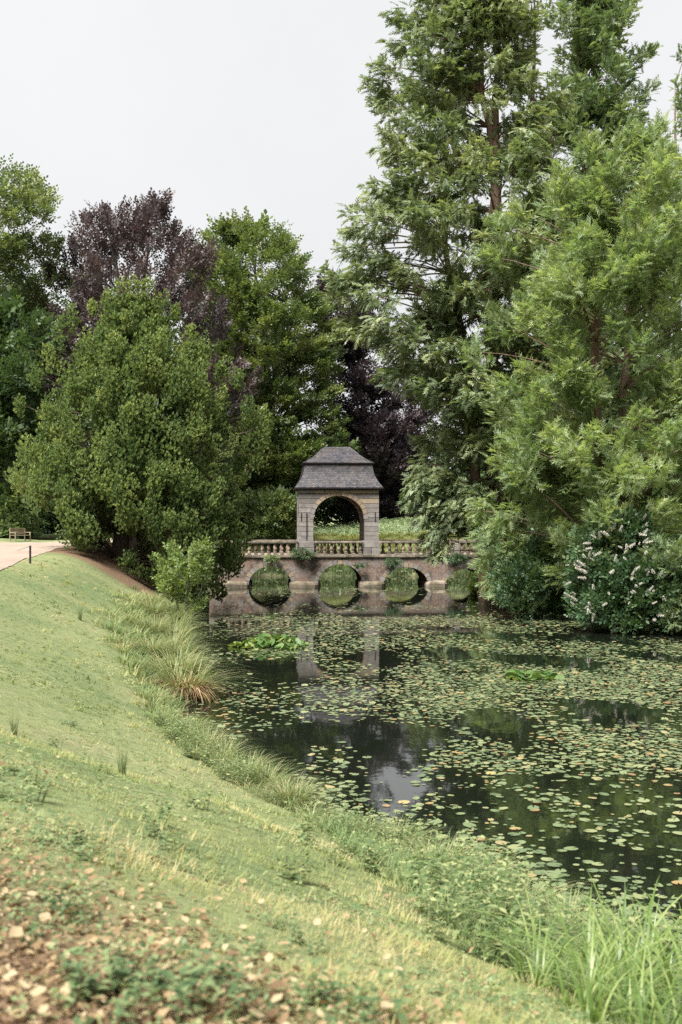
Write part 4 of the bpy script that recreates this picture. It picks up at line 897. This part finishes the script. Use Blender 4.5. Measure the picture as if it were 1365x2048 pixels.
rn = np.clip(.5 + .2*patch + .18*Noise(35, 12, 2, 7)(x, y) + g.normal(0, .17, n), 0, 1); pz = np.stack([x, y, z], 1); Vs, Ts, Rs = [], [], []; c = 0
for a_, b_2, tm_ in LB_:
    k_ = (y >= a_) & (y < b_2); v, t, r = scatter(*tm_, pz[k_], Rz[k_], s[k_], rn[k_]); Vs.append(v); Ts.append(t + c); Rs.append(r); c += len(v)
v, t, r = np.concatenate(Vs), np.concatenate(Ts), np.concatenate(Rs)
tag(link('lawn_grass', mesh_np('lawn_grass', v, t, r, M['grass'])), 'short pale green grass covering the sloping bank', kind='stuff')
print('GRASS', len(t))
# rough grass along the water
g = np.random.default_rng(32); tv, tt, _ = blades(g, 12, .07, .30, .8, .012, 2, 1.0)
n = 46000; x, y = ground_pts(g, n, 4.6, 66, (-.30, .36)); d = sdist(x, y); lim = np.interp(y, [5, 8, 12, 16, 20, 30, 40, 66], [5.0, 4.0, 2.4, 1.2, .9, .9, 3.4, 2.6])
vis = (d > -.05) & (d < lim*g.uniform(.5, 1, n)) & (x < 4 + .06*y) & (np.hypot((x-YEW[0]-.8)/6.2, (y-YEW[1]+.5)/7.0) > .8)
x, y, d = x[vis], y[vis], d[vis]; n = len(x); z = height(x, y, d); th = g.uniform(0, 2*np.pi, n); s = g.uniform(.5, 1.25, n)*np.interp(y, [6, 14, 20, 40, 66], [.85, 1.0, .9, 1.4, 1.6]); sw = s*(1 + y/45)
Rz = np.stack([np.stack([np.cos(th), -np.sin(th), 0*th], 1), np.stack([np.sin(th), np.cos(th), 0*th], 1), np.stack([0*th, 0*th, 1+0*th], 1)], 1)
v, t, r = scatter(tv, tt, np.stack([x, y, z], 1), Rz, np.stack([sw, sw, s], 1), np.clip(.45 - .2*(y < 17) + g.normal(0, .22, n), 0, 1))
tag(link('bank_grass', mesh_np('bank_grass', v, t, r, M['sedge'])), 'long unmown grass fringing the left shore of the pond', kind='stuff')
print('BANK', len(t))
# far bank behind the bridge: tall grass and leafy ground cover
g = np.random.default_rng(34); n = 2400; x = g.uniform(-15, 15, n); y = g.uniform(97.5, 102.5, n); d = sdist(x, y); vis = (d > 1.9) & (d < 4.5); x, y, d = x[vis], y[vis], d[vis]; n = len(x); z = height(x, y, d)
th = g.uniform(0, 2*np.pi, n); s = g.uniform(1.0, 1.7, n); Rz = np.stack([np.stack([np.cos(th), -np.sin(th), 0*th], 1), np.stack([np.sin(th), np.cos(th), 0*th], 1), np.stack([0*th, 0*th, 1+0*th], 1)], 1)
v, t, r = scatter(tv, tt, np.stack([x, y, z], 1), Rz, np.stack([s*2, s*2, s], 1), np.clip(.72 + g.normal(0, .2, n), 0, 1))
tag(link('far_bank_grass', mesh_np('far_bank_grass', v, t, r, M['grass'])), 'tall green grass on the far shore seen through the bridge arches', kind='stuff')
n = 13000; x = g.uniform(-6, 20, n); y = g.uniform(99.5, 116, n); z = height(x, y); vis = (g.random(n) < np.clip((z - 3.2)/.5 + .35, 0, 1)); x, y, z = x[vis], y[vis], z[vis]; n = len(x)
v, t, r = scatter(*TM['bigleaf'][1], np.stack([x, y, z + g.uniform(.05, .35, n)], 1), frames(g.normal(size=(n, 3))*np.array([1,1,.3]), np.array([0,-.5,1.]) + g.normal(0,.4,(n,3))), g.uniform(.18, .36, n), g.random(n))
tag(link('ground_cover', mesh_np('ground_cover', v, t, r, M['fern'])), 'dense pale green leafy ground cover on the mound behind the bridge', kind='stuff')

n = 5000; x = g.uniform(-15, 15, n); y = g.uniform(96, 101, n); d = sdist(x, y); vis = (d > -.05) & (d < .55); x, y, d = x[vis], y[vis], d[vis]; n = len(x); z = height(x, y, d)
v, t, r = scatter(*TM['bigleaf'][2], np.stack([x, y, z + g.uniform(.25, .65, n)], 1), frames(np.array([0,-.3,.6]) + g.normal(size=(n, 3))*.6, np.array([0,-1.,.8]) + g.normal(0,.4,(n,3))), g.uniform(.3, .6, n)*np.array([[.35],[1.],[1.]]).T.repeat(n, 0)[:, 1], g.random(n))
tag(link('reed_fringe', mesh_np('reed_fringe', v, t, r, M['fern'])), 'pale green leafy fringe along the far waterline behind the bridge', kind='stuff')

tR = blades(np.random.default_rng(36), 14, .22, .95, .22, .05, 2, .6)[:2]; n = 900; x = g.uniform(-14, 14, n); y = g.uniform(96.2, 98.2, n); d = sdist(x, y); vis = (d > -.25) & (d < .7); x, y, d = x[vis], y[vis], d[vis]; n = len(x); z = np.maximum(height(x, y, d), -.05); th = g.uniform(0, 6.28, n)
Rz = np.stack([np.stack([np.cos(th), -np.sin(th), 0*th], 1), np.stack([np.sin(th), np.cos(th), 0*th], 1), np.stack([0*th, 0*th, 1+0*th], 1)], 1)
v, t, r = scatter(*tR, np.stack([x, y, z], 1), Rz, g.uniform(.6, 1.15, n), np.clip(.6 + g.normal(0, .25, n), 0, 1))
tag(link('far_reeds', mesh_np('far_reeds', v, t, r, M['fern'])), 'upright bright green reeds in the far shallows behind the bridge', kind='stuff')

# sedge tussocks, single plants
g = np.random.default_rng(41)
TUS = [mesh_np('sedge_tussock', *blades(np.random.default_rng(50+k), 420, .22, .85, 1.05, .015, 5, 1.15), M['sedge']) for k in range(4)]
dv_, dt_, dr_ = blades(np.random.default_rng(60), 380, .30, .40, 1.1, .018, 6, 2.6, .3)
dv_[:, 2] += .17
DEAD = mesh_np('dead_skirt', dv_, dt_, dr_, M['deadsedge'])
def place_tussock(x, y, s, label, group=None, dead=False, me=None):
    z = float(height(np.array([x]), np.array([y]))[0]); r = empty('sedge_tussock', (x, y, max(z, -.05)), g.uniform(0, 6.28)); r.scale = (s*1.2, s*1.2, s); tag(r, label, 'sedge', group)
    link('blade_mass', me or TUS[g.integers(4)], r)['kind'] = 'stuff'
    if dead: link('dead_skirt', DEAD, r)['kind'] = 'stuff'
place_tussock(-4.35, 31.6, 1.65, 'big arching sedge tussock with reddish-brown dead skirt hanging to the water', dead=True)
place_tussock(-4.9, 33.4, 1.6, 'full green sedge tussock just behind the brown-skirted one')
place_tussock(-5.1, 36.2, 1.3, 'pale arching sedge tussock midway along the left shore')
LB = 'sedges along the far left shore'
for x, y, s in ((-5.6,38.6,1.3),(-6.0,40.8,1.25),(-6.3,43.4,1.35),(-6.9,42.0,1.2),(-6.8,46.5,1.4),(-7.3,49.2,1.4),(-7.9,47.4,1.2),(-7.9,52.5,1.4),(-6.1,36.4,1.1),(-8.4,50.6,1.3)):
    place_tussock(x, y, s, 'pale green sedge tussock in the rough grass before the alder sapling', LB)
NB = 'sedges along the near shore'
for x, y, s in ((-3.3,24.7,.8),(-2.75,23.0,.85),(-2.3,21.9,.8),(-1.7,20.6,.8),(-1.3,19.6,.8),(-.9,18.7,.7),(.8,16.0,.75),(1.3,15.0,.85),(1.7,14.3,.85),(2.1,13.4,.8),(2.5,12.6,.8),(2.9,12.0,.75),(1.8,13.0,.6),(3.3,11.4,.8),(1.1,14.8,.6),(.4,16.7,.6),(3.7,10.7,.8),(2.6,11.6,.7)):
    place_tussock(x, y, s, ('wide' if s >= .8 else 'small') + ' soft grey-green sedge tussock on the shore edge near the lily pads', ('wide ' if s >= .8 else 'small ') + NB)
place_tussock(-.75, 18.3, .7, 'round sedge tussock standing at the small inlet of the near shore')
RU = mesh_np('rush_tuft', *blades(np.random.default_rng(70), 60, .06, .55, .25, .007, 4, .6), M['weed_dark'])
for lab, u, v_, s in (('upright dark green rush tuft alone in the mown slope', 245, 1548, .75), ('slim bluish rush tuft on the slope above the tussock', 305, 1425, .9), ('faint rush tuft above the nettle patch on the lawn', 30, 1470, .6), ('short rush tuft high on the lawn slope', 160, 1240, 1.0)):
    best = None
    for dd in np.arange(4, 60, .05):
        p = P(u, v_, dd)
        if p[2] <= float(height(np.array([p[0]]), np.array([p[1]]))[0]): best = p; break
    r = tag(link('rush_tuft', RU, None, best, (0, 0, g.uniform(0, 6)), (s, s, s)), lab, 'rush')
# iris leaves at the near right
IR = [mesh_np('iris_clump', *blades(np.random.default_rng(80+k), 26, .20, 1.0, 1.05, .030, 7, 1.15, .5), M['iris']) for k in range(3)]
for x, y, s in ((2.05,8.3,.85),(2.45,8.0,.9),(1.75,8.0,.75),(2.65,8.7,.85),(1.75,7.25,.65),(2.25,7.4,.75),(2.95,9.3,.9),(1.5,8.8,.6),(2.3,8.8,.8),(3.0,10.2,.85),(2.6,9.7,.8),(1.9,7.7,.7),(2.1,9.2,.6),(1.45,6.9,.55),(1.95,6.7,.6),(1.65,6.3,.5),(1.3,7.6,.5),(2.6,7.4,.8),(3.2,9.9,.8),(1.35,6.1,.5),(1.7,5.8,.5),(2.2,6.6,.65)):
    z = float(height(np.array([x]), np.array([y]))[0]); tag(link('iris_clump', IR[g.integers(3)], None, (x, y, z), (0, 0, g.uniform(0, 6)), (s*1.2, s*1.2, s*1.15)), ('tall' if s >= .8 else 'middling' if s >= .65 else 'short') + ' clump of broad sword-shaped iris leaves at the marshy near shore', 'iris', ('tall' if s >= .8 else 'middling' if s >= .65 else 'short') + ' iris clumps on the near shore')
# leafy weeds
def weed_mesh(seed, n_st, h, leafs, spread, matn, arch=.25, dens=9):
    q = np.random.default_rng(seed); Vs, Ts, Rs = [], [], []; c = 0
    lt_ = np.array([(0,0,0),(-.26,.35,.05),(0,.45,-.02),(.26,.35,.05),(-.16,.75,-.02),(.16,.75,-.02),(0,1.05,-.14)]); lf = np.array([(0,2,1),(0,3,2),(1,2,4),(2,3,5),(4,2,5),(4,5,6)])
    pos = []; dr = []; sc_ = []
    for i in range(n_st):
        a = q.uniform(0, 6.28); b0 = np.array([math.cos(a), math.sin(a), 0])*spread*math.sqrt(q.random()); hh = h*q.uniform(.6, 1.15); ld = np.array([math.cos(a), math.sin(a), 0])*arch*hh*q.uniform(.3, 1.4)
        for k in range(dens):
            t = (k + 1)/dens; p = b0 + ld*t*t + np.array([0,0,hh*t*(1-.2*t)]); 
            for sgn in (0, math.pi):
                b = k*1.6 + sgn + q.normal(0, .3); pos.append(p); dr.append((math.cos(b), math.sin(b), .35 - .5*(1-t) + q.normal(0,.2))); sc_.append(leafs*(1.15 - .6*t)*q.uniform(.7, 1.2))
        w1 = np.array([.004, 0, 0]); tV = np.array([b0-w1-np.array([0,0,.03]), b0+w1-np.array([0,0,.03]), b0+ld+np.array([0,0,hh*.8])]); Vs.append(tV); Ts.append(np.array([[0,1,2]])+c); Rs.append(np.full(3,.5)); c += 3
    pos, dr, sc_ = np.array(pos), np.array(dr), np.array(sc_); n = len(pos)
    v, t, r = scatter(lt_, lf, pos, frames(dr, np.array([0,0,1.]) + q.normal(0,.25,(n,3))), sc_, q.random(n)); Vs.append(v); Ts.append(t + c); Rs.append(r)
    return mesh_np('weed_plant', np.concatenate(Vs), np.concatenate(Ts), np.concatenate(Rs), M[matn])
NET = [weed_mesh(90+k, 12, .17, .058, .17, 'weed_dark', .4, 4) for k in range(3)]
HERB = [weed_mesh(95+k, 9, .62, .085, .18, 'weed', .3, 8) for k in range(3)]
def on_ground(u, v_):
    dd = np.arange(3, 60, .03); p = np.stack([(u-682.5)/F*dd, dd, CAMZ-(v_-HOR)/F*dd], 1); hz = height(p[:,0], p[:,1]); i = np.argmax(p[:,2] <= hz); return p[i,0], p[i,1], hz[i]
def put(name, mes, u, v_, s, lab, cat, grp):
    x, y, z = on_ground(u, v_); return tag(link(name, mes[g.integers(len(mes))], None, (x, y, z - .01), (0, 0, g.uniform(0, 6)), (s, s, s)), lab, cat, grp)
W1 = 'nettle clumps among the fallen leaves'
for u, v_, s in ((310,2015,1.2),(250,1975,1.1),(390,2000,1.1),(330,1960,.9),(230,2030,1.0),(100,1840,1.1),(60,1880,.8),(150,1860,.8),(160,1700,1.2),(200,1720,1.0),(120,1690,.9),(290,1640,1.1),(330,1690,1.2),(350,1730,1.0),(420,1760,.9),(40,1600,1.2),(30,1560,1.3),(700,2030,1.1),(670,2040,.9),(620,1900,.7),(560,1850,.8),(480,1900,.7),(200,1540,1.0),(100,1500,1.1),(140,1450,1.1)):
    put('nettle_clump', NET, u, v_, s, ('large' if s >= 1.1 else 'mid-sized' if s >= .9 else 'small') + ' low dark green nettle clump growing through fallen leaves and turf', 'weed', ('large ' if s >= 1.1 else 'mid-sized ' if s >= .9 else 'small ') + W1)
W2 = 'tall weeds along the near shore'
sh = pp[(pp[:,1] > 8.6) & (pp[:,1] < 26) & (pp[:,0] < 6.2)]; sh = sh[np.argsort(sh[:,1])]; arc = np.r_[0, np.cumsum(np.linalg.norm(np.diff(sh, axis=0), axis=1))]
for k in range(190):
    u = g.uniform(0, arc[-1]); ex, ey = np.interp(u, arc, sh[:,0]), np.interp(u, arc, sh[:,1])
    if 17.6 < ey < 19.6 or (21.2 < ey < 23 and k % 2): continue
    q = abs(g.normal(0, 2.2 if ey < 15 else .45)) + .05; x, y = ex - q*.75, ey - q*.65; s_ = g.uniform(.55, 1.3)*(1.5 if ey < 14.5 else .95)*(1 - .12*min(3, q))
    z = float(height(np.array([x]), np.array([y]))[0])
    lush = s_ > .85
    tag(link('leafy_weed', HERB[g.integers(len(HERB))], None, (x, y, z - .01), (0, 0, g.uniform(0, 6)), (s_, s_, s_)), 'tall lush leafy weed standing at the very edge of the near shore' if lush else 'short leafy weed in the long grass of the near shore', 'weed', W2 if lush else 'short weeds in the shore grass')
# carpet of small leaves in the turf
g = np.random.default_rng(44); lt_, lf_ = t_spray(3, .7, .5, 3); n = 26000; x, y = ground_pts(g, n, 3.4, 45); d = sdist(x, y); pt = Noise(46, 14, .8, 3.5)(x, y)
vis = (d > .5) & (x < 4 + .06*y) & ~in_poly(x, y, PATHPOLY) & (g.random(n) < np.clip((y - 3)/5, .25, 1)) & (pt > .3 + 1.0*np.clip((6.6-y-1.2*(x+1))/2.5, 0, 1) + g.normal(0, .35, n)); x, y, d = x[vis], y[vis], d[vis]; n = len(x); z = height(x, y, d)
v, t, r = scatter(lt_, lf_, np.stack([x, y, z + g.uniform(.01, .06, n)], 1), frames(g.normal(size=(n,3))*np.array([1,1,.25]), np.array([0,0,1.]) + g.normal(0,.3,(n,3))), g.uniform(.02, .042, n)*(1 + y/25), g.random(n))
tag(link('clover_carpet', mesh_np('clover_carpet', v, t, r, M['weed'])), 'small round weed leaves mixed into the turf', kind='stuff')
# fallen leaves
def dead_leaf(seed):
    q = np.random.default_rng(seed); a = q.uniform(.05, .3); V = np.array([(0,0,0),(-.3,.3,a*q.random()),(0,.35,0),(.3,.3,a*q.random()),(-.33,.65,a),(0,.65,.02),(.33,.65,a*.7),(0,1.05,a*1.2)]); V[:,0] *= q.uniform(.8,1.3); V += q.normal(0,.03,V.shape)
    return V, np.array([(0,2,1),(0,3,2),(1,2,5),(1,5,4),(2,3,6),(2,6,5),(4,5,7),(5,6,7)])
DL = [dead_leaf(s) for s in range(5)]; g = np.random.default_rng(47)
n = 24000; x, y = ground_pts(g, n, 3.5, 16, (-.34, .26)); lt = np.clip((6.6 - y - 1.2*(x + 1))/2.5, 0, 1); vis = g.random(n) < lt*.8 + .03; x, y = x[vis], y[vis]; z = height(x, y); o_ = np.arange(len(x)); x, y, z = x[o_], y[o_], z[o_]; n = len(x); th = g.uniform(0, 6.28, n); ls = .018 + .045*g.random(n)**2.2
vw = (np.abs(x/y) < .30) & (y > 4.0); big = np.where(vw & (ls > .033))[0][:300]; lm = [[mesh_np('fallen_leaf', v, t, np.full(len(v), q), M['litter']) for q in (.15, .4, .65, .9)] for v, t in DL]
for i in big:
    q_ = int(g.integers(4))
    tag(link('fallen_leaf', lm[g.integers(5)][q_], None, (x[i], y[i], z[i] + g.uniform(.012, .05)), (g.normal(0,.3), g.normal(0,.3), th[i]), (ls[i]*1.1,)*3), ('dark brown','reddish brown','tan','pale straw-coloured')[q_] + ' dry fallen leaf on the near slope', 'leaf', ('dark brown','reddish brown','tan','pale')[q_] + ' fallen leaves')
ot = np.setdiff1d(np.arange(n), big); n = len(ot)
v, t, r = scatter(*DL[0], np.stack([x[ot], y[ot], z[ot] + g.uniform(.005, .03, n)], 1), frames(np.stack([np.cos(th[ot]), np.sin(th[ot]), g.normal(0,.2,n)], 1), np.array([0,0,1.]) + g.normal(0,.3,(n,3))), ls[ot], g.random(n))
tag(link('leaf_litter', mesh_np('leaf_litter', v, t, r, M['litter'])), 'layer of small dry brown leaves on the near slope', kind='stuff')
tot = sum(len(o.data.polygons) for o in COL.objects if o.type == 'MESH'); print('FACES', tot, 'OBJECTS', len(COL.objects))
